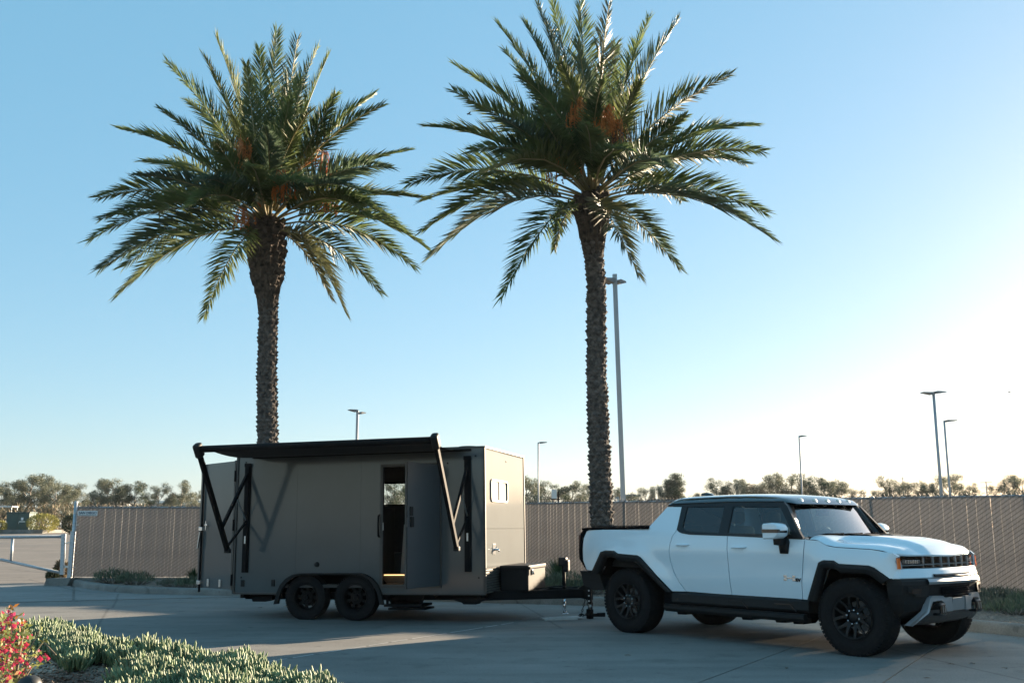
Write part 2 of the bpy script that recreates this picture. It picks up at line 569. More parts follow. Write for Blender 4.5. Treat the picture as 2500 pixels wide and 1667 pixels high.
def fence(a, b, label, single=True, FZ1=2.0):
    d = (b - a); Ln = d.length; d.normalize()
    ang = math.atan2(d.y, d.x)
    root = empty('slatted_fence', (a.x, a.y, 0), (0, 0, ang), label, 'fence')
    n = int(Ln / .0885)
    st = MB()
    for i in range(n):
        x = .06 + i * .0885
        if x > Ln - .05: break
        dz = random.uniform(-.012, .012)
        tilt = random.uniform(-.10, .10) * .35
        if single:
            o = link('slat', SLAT, root, (x, 0, FZ0 + dz)); o.scale = (1, 1, (FZ1 - FZ0) / 1.82); o.rotation_euler = (0, random.uniform(-.002, .002), tilt)
        else:
            st.prism([(p[0] + x, p[1]) for p in prof], lambda u, v: (u, v, FZ0 + dz), lambda u, v: (u, v, FZ1 - .05 + dz))
    if not single:
        tag(st.build('slat_run', M['slat'], root), kind='stuff')
    # wires: one family woven in front, one behind
    wm = MB()
    for fam, yy, sl in ((1, -.012, .69), (-1, .010, .69)):
        k = -FZ1 / sl
        step = .0885 * 1.42
        while k < Ln + FZ1 / sl:
            # line x = k + t, z = FZ0 + sl*t (fam 1) or FZ1 - sl*t
            t0, t1 = max(0, -k), min(Ln - k, (FZ1 - FZ0) / sl)
            if t1 > t0:
                z = (lambda t: FZ0 + sl * t) if fam == 1 else (lambda t: FZ1 - sl * t)
                wm.tube([(k + t0, yy, z(t0)), (k + t1, yy, z(t1))], .005 if fam == 1 else .003, 4, cap=False)
            k += step
    # knuckled top edge
    x = 0
    while x < Ln - .05:
        wm.tube([(x, -.01, FZ1 - .035), (x + .03, 0, FZ1 + .02), (x + .055, .01, FZ1 - .03)], .003, 3, cap=False)
        x += .0885
    tag(wm.build('wire_mesh', M['wire'], root), kind='stuff')
    rl = MB(); rl.tube([(0, .05, FZ1 - .06), (Ln, .05, FZ1 - .06)], .021, 8); rl.build('top_rail', M['galv'], root)
    k = 0
    np_ = max(2, int(Ln / 2.9))
    for i in range(np_ + 1):
        pb = MB(); pb.smooth = True
        x = Ln * i / np_
        pb.tube([(0, 0, .1), (0, 0, FZ1 - .02)], .03, 10); pb.build('post', M['galv'], root, (x, .085, 0))
    return root


f_left = fence(FA, FB, 'brown slatted chain-link fence left of the trailer, with small sign')
f_right = fence(FB, FC, 'long brown slatted chain-link fence running behind the white truck', FZ1=2.10)
fence(FC, FD, 'slatted chain-link fence continuing beyond the right edge behind the kerb', single=False, FZ1=2.10)
fence(FD, FE, 'slatted chain-link fence turning towards the viewer beyond the right edge', single=False, FZ1=2.08)


def text_mesh(name, s, size, m, parent, mtx, extrude=.001, bold=0.0, sx=1.0):
    cu = bpy.data.curves.new(name, 'FONT')
    cu.body = s; cu.size = size; cu.extrude = extrude; cu.align_x = 'CENTER'; cu.align_y = 'CENTER'; cu.offset = bold
    cu.resolution_u = 4
    o = bpy.data.objects.new('tmp', cu); col.objects.link(o)
    me = bpy.data.meshes.new_from_object(o.evaluated_get(bpy.context.evaluated_depsgraph_get()))
    bpy.data.objects.remove(o)
    me.name = name
    me.transform(mtx @ Matrix.Diagonal((sx, 1, 1, 1)))
    me.materials.clear(); me.materials.append(m)
    return link(name, me, parent)


FRONT = Matrix.Rotation(R(90), 4, 'X')          # text plane facing -Y
M['sign_white'] = mat('sign_white', (.72, .74, .74), .5, var=.05)
M['sign_ink'] = mat('sign_ink', (.02, .05, .09), .6, var=.1)
sp = at(214.5, 1252.5, 25.79)
sg = empty('fence_sign', sp, (0, 0, .015), 'small white nameplate reading SAN DIEGO wired to the left fence', 'sign')
mb = MB(); mb.cbox(-.245, .245, -.004, .004, -.065, .062, .003); mb.build('plate', M['sign_white'], sg)
text_mesh('lettering', 'SAN DIEGO', .088, M['sign_ink'], sg, Matrix.Translation((0, -.006, .008)) @ FRONT, bold=.003, sx=.98)
mb = MB(); mb.box(-.225, .225, -.0062, -.0052, -.048, -.036); mb.build('rule', M['sign_ink'], sg)

# fence end post with its straps
ep = empty('fence_end_post', (FA.x - .03, FA.y - .02, 0), label='tall galvanised end post of the left fence beside the gate', cat='post')
mb = MB(); mb.smooth = True; mb.tube([(0, 0, .1), (0, 0, 2.06)], .043, 14); mb.build('pipe', M['galv'], ep)
mb = MB(); mb.smooth = True; mb.lathe([(.0, 2.10), (.03, 2.095), (.046, 2.075), (.046, 2.05)], 14); mb.build('cap', M['galv'], ep)
for z in (.45, .8, 1.15, 1.5, 1.8):
    mb = MB(); mb.lathe([(.046, -.012), (.049, -.012), (.049, .012), (.046, .012)], 14, close=True); mb.box(.04, .12, -.006, .006, -.011, .011)
    mb.build('strap', M['steel'], ep, (0, 0, z))

# ---- swing gate of pipe
GY = 25.75
gt = empty('swing_gate', at(155, 1403, GY), label='galvanised pipe swing gate closing the lot at far left', cat='gate')
inv = -Vector(gt.location)
def gpt(px, py): return at(px, py, GY) + inv
mb = MB(); mb.smooth = True; mb.tube([gpt(-420, 1317), gpt(154, 1309)], .042, 12); mb.build('top_rail', M['galv'], gt)
mb = MB(); mb.smooth = True; mb.tube([gpt(-420, 1255), gpt(0, 1365), gpt(154, 1399)][1:], .036, 12); mb.build('brace', M['galv'], gt)
mb = MB(); mb.smooth = True; mb.tube([gpt(-420, 1290), gpt(-200, 1340), gpt(0, 1365)], .036, 12); mb.build('brace', M['galv'], gt)
mb = MB(); mb.smooth = True; mb.tube([gpt(31, 1313), gpt(27, 1368)], .034, 12); mb.build('upright', M['galv'], gt)
mb = MB(); p = gpt(155.5, 1303); q = gpt(151.5, 1402); mb.bar(p, q, .085, .085, up=(0, 1, 0)); mb.build('end_frame', M['galv'], gt)
mb = MB(); mb.bar(gpt(157, 1327), gpt(171, 1323), .03, .03); mb.build('latch', M['steel'], gt)
mb = MB(); mb.bar(gpt(157, 1382), gpt(169, 1384), .025, .05); mb.build('latch', M['steel'], gt)
lp = at(170, 1408, GY + .05)
ps = empty('gate_post', lp, label='square galvanised latch post between pipe gate and fence', cat='post')
mb = MB(); mb.cbox(-.05, .05, -.05, .05, -.1, at(173, 1298, GY).z - lp.z, .006); mb.build('tube', M['galv'], ps)
mb = MB(); mb.cbox(-.056, .056, -.056, .056, at(173, 1298, GY).z - lp.z, at(173, 1298, GY).z - lp.z + .015, .004); mb.build('cap', M['galv'], ps)
# wedge shaped concrete footing
g = at(150, 1418, 25.6)
mb = MB(); mb.prism([(-.33, 0), (.24, 0), (.32, .19), (-.28, .19)], lambda x, z: (x, -.25, z), lambda x, z: (x + .12, .3, z))
o = mb.build('gate_footing', M['kerb'], None, (g.x, 25.62, 0)); tag(o, 'wedge of cast concrete at the foot of the gate post', 'footing')
# ================================================================== BACKGROUND: island, cabinet, bushes, buildings, trees, lamps
def leaf(mb, p, d, L, w, n=None):
    """one flat narrow leaf: a diamond of two triangles"""
    d = d.normalized()
    s = d.cross(n if n is not None else Vector((random.gauss(0, 1), random.gauss(0, 1), random.gauss(0, 1))))
    if s.length < 1e-4: s = Vector((1, 0, 0))
    s = s.normalized() * w / 2
    m = p + d * L * .45
    i = [mb.vert(p), mb.vert(m + s), mb.vert(p + d * L), mb.vert(m - s)]
    mb.face((i[0], i[1], i[2], i[3]))


def rvec():
    while True:
        v = Vector((random.uniform(-1, 1), random.uniform(-1, 1), random.uniform(-1, 1)))
        if .01 < v.length < 1: return v


M['euc_leaf'] = mat('eucalyptus_leaf', (.070, .088, .056), .6, var=.45, scale=.5, trans=.25, c2=(.13, .14, .092))
M['euc_dark'] = mat('dark_leaf', (.045, .062, .035), .6, var=.4, scale=.6, trans=.2, c2=(.07, .09, .05))
M['dry_leaf'] = mat('dry_brush', (.15, .12, .075), .8, var=.4, scale=.7, trans=.2)
M['yellow_leaf'] = mat('yellow_green_leaf', (.16, .17, .04), .6, var=.45, scale=1.5, trans=.3, c2=(.26, .24, .06))
M['grey_bark'] = mat('grey_bark', (.24, .205, .17), .9, var=.3, scale=3, bump=.3)
M['dark_bark'] = mat('dark_bark', (.10, .08, .065), .9, var=.3, scale=4, bump=.3)


def tree_meshes(seed, kind):
    """(trunk mesh, crown mesh) of a tree about 7 m tall"""
    random.seed(seed)
    tr, cr = MB(), MB()
    tips = []
    if kind == 'umbrella': H0, spread, nb = 3.2, 2.6, 9
    elif kind == 'cone': H0, spread, nb = 1.2, 1.6, 22
    elif kind == 'bush': H0, spread, nb = .4, 2.2, 14
    else: H0, spread, nb = 2.0, 2.1, 12
    lean = Vector((random.uniform(-.5, .5), random.uniform(-.5, .5), 0))
    top = 6.4 if kind != 'umbrella' else 5.6
    if kind == 'bush': top = 3.0
    path = [Vector((0, 0, -.6)), Vector((0, 0, H0 * .5)) + lean * .15, Vector((0, 0, H0)) + lean * .4, Vector((0, 0, (H0 + top) / 2)) + lean * .8, Vector((0, 0, top)) + lean]
    tr.smooth = True
    tr.tube(path, [.26, .19, .15, .09, .03], 8)
    for b in range(nb):
        t = (b + .5) / nb
        z = H0 * .8 + (top - H0 * .8) * t
        a = b * 2.4 + random.uniform(-.5, .5)
        if kind == 'cone': r = spread * (1.05 - t) + .25
        elif kind == 'umbrella': r = spread * (.5 + .6 * t)
        else: r = spread * (.45 + .75 * math.sin(math.pi * min(1, t * .8 + .15))) * random.uniform(.6, 1.1)
        s = Vector((0, 0, z * .82)) + lean * (z / top)
        e = Vector((math.cos(a) * r, math.sin(a) * r, z + random.uniform(.1, .9) * (1 if kind != 'cone' else .3))) + lean * (z / top)
        mid = s.lerp(e, .5) + Vector((0, 0, -.15))
        tr.tube([s, mid, e], [.065, .045, .015], 5)
        tips.append((e, .62 if kind != 'cone' else .5)); tips.append((s.lerp(e, .62) + rvec() * .4, .5))
        for k in range(2):
            q = e + rvec() * .8
            tr.tube([mid, q], [.03, .01], 4, cap=False)
            tips.append((q, random.uniform(.35, .6)))
    tips.append((path[-1] + Vector((0, 0, .3)), .6))
    for c, rad in tips:
        sq = Vector((1.25, 1.25, .7 if kind in ('umbrella', ) else .95))
        for k in range(int(210 * (rad / .5) ** 2)):
            v = rvec()
            v = v * (.5 + .5 * random.random())
            p = c + Vector((v.x * sq.x, v.y * sq.y, v.z * sq.z)) * rad * 1.25
            d = Vector((random.gauss(0, .6), random.gauss(0, .6), -.5 + random.gauss(0, .5)))
            leaf(cr, p, d, random.uniform(.11, .22), random.uniform(.045, .085))
    return tr, cr


TREES = {}
for nm, kd, sd in (('a', 'euc', 3), ('b', 'euc', 11), ('c', 'euc', 29), ('d', 'umbrella', 5), ('e', 'cone', 8), ('f', 'bush', 9), ('g', 'euc', 41)):
    t, c = tree_meshes(sd, kd)
    lm = {'e': M['euc_dark'], 'f': M['dry_leaf'], 'd': M['euc_dark']}.get(nm, M['euc_leaf'])
    TREES[nm] = (t.mesh('trunk', M['grey_bark'], True), c.mesh('crown', lm), 6.9 if kd != 'bush' else 3.5)
TREES['h'] = (TREES['a'][0], TREES['c'][1].copy(), 6.9)
TREES['h'][1].materials[0] = M['euc_dark']


def tree(px, top, Y, kind, label, wid=1.0, base_z=None, rot=None, group='trees beyond the fence'):
    zb = base_z if base_z is not None else (1.0 if Y > 77 else .2 + (Y - 40) * .0216)
    p = at(px, top, Y)
    hgt = p.z - zb
    tm, cm, h0 = TREES[kind]
    s = hgt / h0
    o = empty('tree', (p.x, Y, zb), (0, 0, rot if rot is not None else random.uniform(0, 6.28)), label, 'tree', group)
    o.scale = (s * wid, s * wid, s)
    link('trunk', tm, o); link('crown', cm, o)
    return o


random.seed(21)
TL = [  # px, top y, distance, kind, width, label
    (2, 1192, 92, 'b', 1.2, 'olive tree cut by the left picture edge behind the utility cabinet'),
    (40, 1178, 98, 'g', 1.0, 'tall thin grey tree just right of the left picture edge'),
    (72, 1163, 96, 'a', 1.15, 'tallest grey-green tree of the left cluster, over the green cabinet'),
    (112, 1168, 100, 'c', 1.2, 'broad brownish tree in the middle of the left cluster'),
    (140, 1186, 94, 'b', 1.15, 'brown-olive tree over the yellow bush'),
    (166, 1196, 97, 'a', .9, 'narrow tree at the right end of the left cluster'),
    (186, 1186, 104, 'g', .8, 'slim tree just above the fence end post'),
    (232, 1204, 118, 'c', 1.0, 'low tree right of the fence end post'),
    (262, 1180, 122, 'h', 1.1, 'dark round tree above the small fence sign'),
    (290, 1172, 120, 'a', 1.1, 'highest dark tree above the left fence'),
    (335, 1182, 120, 'h', 1.15, 'dark tree between the tall tree and the thin tree above the left fence'),
    (386, 1192, 122, 'g', .8, 'thin tree standing before the pale far building'),
    (418, 1208, 140, 'e', 1.3, 'low dark mound-shaped tree before the pale far building'),
    (446, 1182, 124, 'b', .95, 'feathery tree above the left fence near the open rear door'),
    (478, 1204, 130, 'c', .9, 'small tree partly behind the open rear door of the trailer'),
    (905, 1192, 110, 'a', .9, 'dark tree seen through the trailer doorway on the left'),
    (965, 1180, 108, 'h', 1.0, 'leafy tree seen through the trailer window in the doorway'),
    (1010, 1190, 112, 'c', 1.0, 'tree behind the open side door of the trailer'),
    (1284, 1170, 105, 'c', 1.0, 'tree just right of the trailer front wall'),
    (1316, 1180, 112, 'g', .9, 'thin tree behind the slim lamp pole right of the trailer'),
    (1347, 1169, 108, 'd', 1.1, 'flat-topped umbrella-shaped tree between trailer and right palm'),
    (1396, 1186, 118, 'b', .95, 'small round tree between the umbrella tree and the right palm'),
    (1425, 1216, 120, 'h', 1.3, 'low dark tree touching the right palm trunk on its left'),
    (1440, 1188, 125, 'g', .8, 'thin tree hidden mostly behind the right palm trunk'),
    (1508, 1199, 110, 'h', 1.6, 'broad dark low tree behind the big lamp pole'),
    (1575, 1196, 116, 'g', .8, 'small twin-topped tree left of the tall pointed pair'),
    (1608, 1188, 116, 'a', .7, 'round open-crowned tree left of the tall pointed pair'),
    (1636, 1174, 118, 'e', 1.0, 'left tree of the pointed pair above the truck cab'),
    (1659, 1159, 118, 'e', .8, 'tall pointed conifer-like tree above the truck cab'),
    (1700, 1206, 130, 'e', .7, 'tiny pointed tree next to the antenna fin on the truck roof'),
    (1752, 1176, 112, 'h', 1.0, 'dark tree right of the antenna fin on the truck roof'),
    (1796, 1178, 112, 'c', .9, 'open-crowned tree above the rear side window'),
    (1822, 1182, 114, 'b', .9, 'leaning tree above the front side window'),
    (1858, 1184, 120, 'g', .9, 'small tree left of the tall tree above the windshield post'),
    (1893, 1160, 116, 'a', .9, 'tall thin-crowned tree above the side mirror'),
    (1932, 1168, 114, 'c', 1.0, 'tree left of the slim lamp pole above the windshield'),
    (1978, 1166, 112, 'h', 1.15, 'dense dark tree right of the slim lamp pole above the windshield'),
    (2012, 1178, 112, 'b', 1.0, 'dense tree above the roof marker lights'),
    (2045, 1175, 114, 'a', 1.0, 'airy tree above the windshield far corner'),
    (2085, 1198, 116, 'g', .8, 'small tree at the end of the row above the windshield'),
    (2145, 1198, 118, 'b', .8, 'small tree at the left of the far right row'),
    (2168, 1172, 116, 'c', .95, 'leafy tree left of the thin far mast'),
    (2212, 1182, 118, 'g', .8, 'thin tree between the far mast and the double lamp'),
    (2250, 1178, 118, 'a', .85, 'thin tree just left of the double-headed lamp pole'),
    (2286, 1180, 116, 'b', .7, 'tree behind the double-headed lamp pole'),
    (2322, 1164, 120, 'g', .9, 'tree behind the single-arm lamp pole at right'),
    (2368, 1188, 122, 'c', .8, 'round tree left of the power pylon'),
    (2462, 1172, 108, 'c', 1.0, 'spreading tree near the right picture edge'),
    (2496, 1170, 110, 'b', 1.0, 'tree cut by the right picture edge'),
]
for px, top, Y, k, wd, lb in TL:
    tree(px, top, Y, k, lb, wd)
tree(1868, 1196, 108, 'f', 'dry brown rounded bush above the truck roof', 1.1)

# brushy understory seen past the gate (reads as one mass)
random.seed(5)
mb = MB()
for i in range(5200):
    x = random.uniform(-60, -32); Y = random.uniform(80, 96)
    h = random.random() ** 2 * 2.2
    leaf(mb, Vector((x, Y, 1.0 + h)), Vector((random.gauss(0, .5), random.gauss(0, .5), .7)), random.uniform(.3, .6), .09)
tag(mb.build('brush', M['dry_leaf']), 'dry grey brush massed under the left trees', 'brush', kind='stuff')
# low hedge mass behind the right fence
mb = MB()
for i in range(9000):
    x = random.uniform(-8, 66); Y = random.uniform(112, 122)
    h = random.random() * (2.3 + .7 * math.sin(x * .9))
    leaf(mb, Vector((x, Y, 1.0 + h)), Vector((random.gauss(0, .5), random.gauss(0, .5), .5)), random.uniform(.3, .6), .16)
tag(mb.build('far_scrub', M['euc_leaf']), 'low far scrub showing just over the fence top', 'scrub', kind='stuff')

# ---- kerbed island with the utility cabinet
M['cab_green'] = mat('cabinet_green', (.018, .062, .058), .45, var=.12, scale=2)
IY = 77.0
mb = MB()
pl = [at(x, 1300, IY).xy for x in (-60, 132)]
out = [(pl[0].x, IY - 2.2), (pl[1].x - .7, IY - 2.2), (pl[1].x - .1, IY - 1.7), (pl[1].x, IY + .2), (pl[1].x - .3, IY + 3), (pl[0].x, IY + 3)]
mb.prism(out, lambda x, y: (x, y, .9), lambda x, y: (x, y, 1.26))
tag(mb.build('island_kerb', M['kerb']), kind='structure')
p = at(40.5, 1298, IY)
cb = empty('utility_cabinet', (p.x, IY, p.z), label='dark green two-door utility cabinet on the far island', cat='cabinet')
mb = MB(); mb.cbox(-.87, .87, 0, 1.1, 0, 1.42, .02); mb.build('body', M['cab_green'], cb)
mb = MB(); mb.cbox(-.91, .93, -.05, 1.15, 1.42, 1.49, .015); mb.build('lid', M['cab_green'], cb)
for x0, x1 in ((-.84, .02), (.05, .84)):
    mb = MB(); mb.cbox(x0, x1, -.022, 0, .06, 1.38, .008); d = mb.build('door', M['cab_green'], cb)
    mb = MB(); mb.cbox(x0 + .05, x0 + .08, -.05, -.02, .6, .75, .006); mb.build('handle', M['steel'], d)
mb = MB(); mb.box(.26, .44, -.026, -.023, .88, 1.08); mb.box(.13, .58, -.026, -.023, .74, .80); mb.build('notice', M['sign_white'], cb)
mb = MB(); mb.box(-.95, .95, -.1, 1.2, -.2, .0); mb.build('plinth', M['kerb'], cb)


def bush(px, base, top, Y, wpx, m, label, n=1500, L=(.1, .22), stems=True):
    p = at(px, base, Y); t = at(px, top, Y); hgt = t.z - p.z; r = wpx / FPX * Y / 2
    o = empty('bush', (p.x, Y, p.z), label=label, cat='bush')
    mb = MB()
    for i in range(n):
        v = rvec(); v = v.normalized() * (v.length ** .4)
        q = Vector((v.x * r, v.y * r, hgt * (.5 + .5 * v.z)))
        leaf(mb, q, Vector((v.x, v.y, .6 + v.z)) + rvec() * .7, random.uniform(*L), .045)
    mb.build('crown', m, o)
    sm = MB()
    for i in range(9):
        a = i * .7
        sm.tube([(0, 0, -.15), (math.cos(a) * r * .3, math.sin(a) * r * .3, hgt * .5), (math.cos(a) * r * .6, math.sin(a) * r * .6, hgt * .85)], [.03, .02, .008], 5)
    sm.build('stem', M['dark_bark'], o)
    return o


bush(103, 1299, 1256, 76, 70, M['yellow_leaf'], 'yellow-green shrub beside the green cabinet', 2600)
bush(-2, 1300, 1272, 75, 28, M['yellow_leaf'], 'shrub at the left picture edge beside the green cabinet', 900)
bush(170, 1298, 1258, 58, 32, M['euc_dark'], 'dark green shrub behind the gate latch post', 1500)
bush(150, 1408, 1372, 27.2, 26, M['dry_leaf'], 'dry weedy clump at the foot of the gate', 500, (.06, .16))
bush(128, 1415, 1396, 26.6, 22, M['euc_dark'], 'low dark weed in front of the gate end', 400, (.05, .12))

# ---- far pale buildings and roofs
M['far_wall'] = mat('far_wall', (.62, .63, .62), .8, var=.06, scale=.05)
M['far_roof'] = mat('far_roof', (.30, .36, .42), .7, var=.08, scale=.05)
M['far_glass'] = mat('far_glass', (.08, .10, .12), .2, var=.1)


def far_building(x0, x1, ytop, Y, label, roof=None, nwin=8):
    a, b = at(x0, ytop, Y), at(x1, ytop, Y)
    o = empty('building', (a.x, Y, 1.0), label=label, cat='building')
    w, h = b.x - a.x, a.z - 1.0
    mb = MB(); mb.box(0, w, 0, 18, -.5, h); mb.build('wall', M['far_wall'], o)
    mb = MB(); mb.box(-.3, w + .3, -.3, 18.3, h, h + .45); mb.build('roof', roof or M['far_wall'], o)
    for i in range(nwin):
        u = w * (i + .5) / nwin
        mb = MB(); mb.box(-.8, .8, -.05, .05, 0, 1.4); mb.build('window', M['far_glass'], o, (u, 0, h - 2.6))
    return o


far_building(204, 250, 1230, 170, 'pale flat building between the left trees above the small sign')
far_building(362, 500, 1228, 190, 'long white flat-roofed building behind the thin tree above the left fence', nwin=14)
far_building(1528, 1560, 1212, 210, 'small pale blue building right of the big lamp pole', M['far_roof'], 4)
far_building(1600, 1660, 1222, 230, 'pale building under the pointed pair of trees', M['far_roof'], 5)
# small white open-sided hut at the extreme left
hp = at(10, 1237, 88)
hu = empty('shade_shelter', (hp.x, 88, 1.0), label='small white-roofed shelter among trees at the left edge', cat='shelter')
mb = MB(); mb.cbox(-.8, 1.0, -.6, .6, hp.z - 1.0 - .05, hp.z - 1.0 + .08, .02); mb.build('roof', M['far_wall'], hu)
for x, y in ((-.7, -.5), (.9, -.5), (-.7, .5), (.9, .5)):
    mb = MB(); mb.tube([(x, y, -.3), (x, y, hp.z - 1.05)], .04, 6); mb.build('post', M['galv'], hu)
# scoreboard-like white framed panel seen right of the trailer
bp = at(1353, 1206, 70)
bo = empty('billboard_frame', (bp.x, 70, .8), label='small white framed board on posts right of the trailer, beyond the fence', cat='board')
mb = MB(); mb.cbox(-.18, .18, -.03, .03, bp.z - .8 - .3, bp.z - .8 + .32, .01); mb.build('panel', M['far_wall'], bo)
mb = MB(); mb.bar((.28, 0, -.4), (.28, 0, bp.z - .8 + .2), .1, .12); mb.bar((-.25, 0, bp.z - .8 - .34), (.4, 0, bp.z - .8 - .34), .08, .06, up=(0, 1, 0)); mb.build('post', M['black_matte'], bo)

# ---- lamp poles
M['pole_grey'] = mat('pole_grey', (.33, .36, .39), .5, metal=.2, var=.06, scale=3)
M['lamp_dark'] = mat('lamp_housing', (.16, .17, .18), .5, var=.1)


def lamp(name, px, top, Y, w, label, heads, rnd=False, lean=0):
    z0 = -.05 if Y < 30 else (.95 if Y > 75 else 0.0)
    p = at(px, top, Y)
    o = empty(name, (p.x + lean, Y, z0), label=label, cat='street lamp')
    h = p.z - z0
    mb = MB()
    if rnd: mb.smooth = True; mb.tube([(0, 0, 0), (-lean * .5, 0, h * .5), (-lean, 0, h)], [w * .62, w * .55, w * .5], 8)
    else: mb.bar((0, 0, 0), (-lean, 0, h), w, w, up=(0, 1, 0))
    mb.build('pole', M['pole_grey'], o)
    mb = MB(); mb.cbox(-w * 1.4, w * 1.4, -w * 1.4, w * 1.4, -.1, .25, .02); mb.build('base', M['kerb'], o)
    for (dx, dy, arm, L, hh) in heads:
        d = Vector((dx, dy, 0)).normalized()
        mt = Matrix.Translation((-lean, 0, h + hh)) @ Matrix.Rotation(math.atan2(d.y, d.x), 4, 'Z') @ Matrix.Rotation(-.06, 4, 'Y')
        hd = MB()
        # shoe-box head: tapered both ways, thin lens below
        pr = [(arm, -.06), (arm + L * .15, -.11), (arm + L, -.05), (arm + L, .0), (arm + L * .2, .05), (arm, .03)]
        hd.prism(pr, lambda x, z: mt @ Vector((x, -.17, z)), lambda x, z: mt @ Vector((x, .17, z)))
        ho = hd.build('lamp_head', M['lamp_dark'], o)
        am = MB(); am.bar(mt @ Vector((-.02, 0, -.02)), mt @ Vector((arm + .05, 0, -.02)), .07, .07); am.build('arm', M['pole_grey'], ho)
    return o


lamp('lamp_post', 1500.5, 670, 31, .135, 'tall thick grey square lamp post just right of the right palm', [(-.9, -.5, .06, .40, -.22), (.9, .8, .06, .30, -.22)], lean=.17)
lamp('lamp_post', 873, 1003, 66, .16, 'twin-headed lamp post rising behind the trailer roof', [(-.8, -.6, .04, .6, .02), (.8, .9, .2, .4, -.10)])
lamp('lamp_post', 1314, 1080, 92, .13, 'slim single-arm lamp post right of the trailer front', [(1, 0, .1, .7, 0)], rnd=True)
lamp('lamp_post', 1951, 1064, 88, .13, 'slim single-arm lamp post above the truck windshield', [(1, .2, .05, .6, 0)], rnd=True)
lamp('lamp_post', 2279, 960, 60, .17, 'taller double-headed lamp post at right', [(-1, -.25, .05, .75, .0), (1, .25, .05, .75, .08)], rnd=True)
lamp('lamp_post', 2305, 1027, 76, .15, 'shorter single-arm lamp post beside the double-headed one', [(1, 0, .05, .9, 0)], rnd=True)

# ---- power pylon and thin mast far away
pb = at(2407, 1175, 420)
py_ = empty('power_pylon', (pb.x, 420, 1), label='distant power pylon with three crossarms near the right edge', cat='pylon')
H = pb.z - 1
mb = MB()
mb.tube([(0, 0, 0), (0, 0, H)], [.5, .22], 6); mb.build('mast', M['pole_grey'], py_)
for k, wd in ((0.6, 2.3), (-1.5, 2.3), (-3.6, 2.2)):
    mb = MB(); mb.bar((-wd * 1.1, 0, H - 1 + k - .06), (wd * 1.1, 0, H - 1 + k + .06), .25, .3); mb.build('crossarm', M['pole_grey'], py_)
ms = at(2203, 1163, 300)
o = empty('thin_mast', (ms.x, 300, 1), label='thin far mast above the fence between two trees at right', cat='mast')
mb = MB(); mb.tube([(0, 0, 0), (0, 0, ms.z - 1)], [.22, .1], 5); mb.build('pole', M['pole_grey'], o)
mb = MB(); mb.tube([(-.8, 0, ms.z - 1.6), (.8, 0, ms.z - 1.6)], .08, 5); mb.build('crossbar', M['pole_grey'], o)

# ---- two small birds
for px, py, Y, lb in ((1145, 279, 60, 'tiny bird gliding in the sky left of the right palm'), (2464, 957, 90, 'tiny faint bird in the sky near the right edge')):
    p = at(px, py, Y)
    bo = empty('bird', p, (0, 0, .4), lb, 'bird')
    mb = MB(); mb.smooth = True; mb.tube([(-.16, 0, 0), (-.06, 0, .01), (.08, 0, .0), (.2, 0, -.01)], [.012, .04, .035, .006], 6); mb.build('body', M['black_matte'], bo)
    for s in (-1, 1):
        mb = MB(); mb.poly([(.02, s * .02, .02), (.07, s * .12, .07), (.0, s * .3, .05), (-.06, s * .14, .05), (-.06, s * .02, .02)]); mb.prism([(0, 0), (.03, .0), (.0, .03)], lambda x, y: (x, s * .05, .03 + y * .1), lambda x, y: (x * .5, s * .2, .05 + y * .1)); mb.build('wing', M['black_matte'], bo)
# ================================================================== PALMS
M['palm_bark'] = mat('palm_bark', (.062, .052, .046), .95, var=.5, scale=9, bump=.9, bscale=22, c2=(.105, .09, .08))
M['palm_boot'] = mat('palm_boot', (.038, .028, .022), .95, var=.5, scale=8, bump=.9, bscale=30, c2=(.085, .064, .05))
M['palm_leaf'] = mat('palm_leaf', (.070, .110, .048), .5, var=.3, scale=1.3, trans=.38, spec=.14, c2=(.14, .18, .07))
M['palm_leaf_b'] = mat('palm_leaf_light', (.09, .12, .05), .5, var=.3, scale=1.3, trans=.4, spec=.14, c2=(.16, .185, .07))
M['palm_leaf_c'] = mat('palm_leaf_blue', (.07, .11, .068), .45, var=.3, scale=1.3, trans=.3, spec=.18, c2=(.11, .15, .09))
M['palm_leaf_old'] = mat('palm_leaf_old', (.11, .115, .05), .45, var=.35, scale=1.3, trans=.2, spec=.5)
M['petiole'] = mat('petiole', (.20, .17, .075), .5, var=.25, scale=3)
M['fruit'] = mat('date_fruit', (.46, .15, .03), .6, var=.35, scale=6, trans=.1)
M['fruit_dark'] = mat('ripe_date', (.08, .035, .025), .5, var=.3, scale=6)


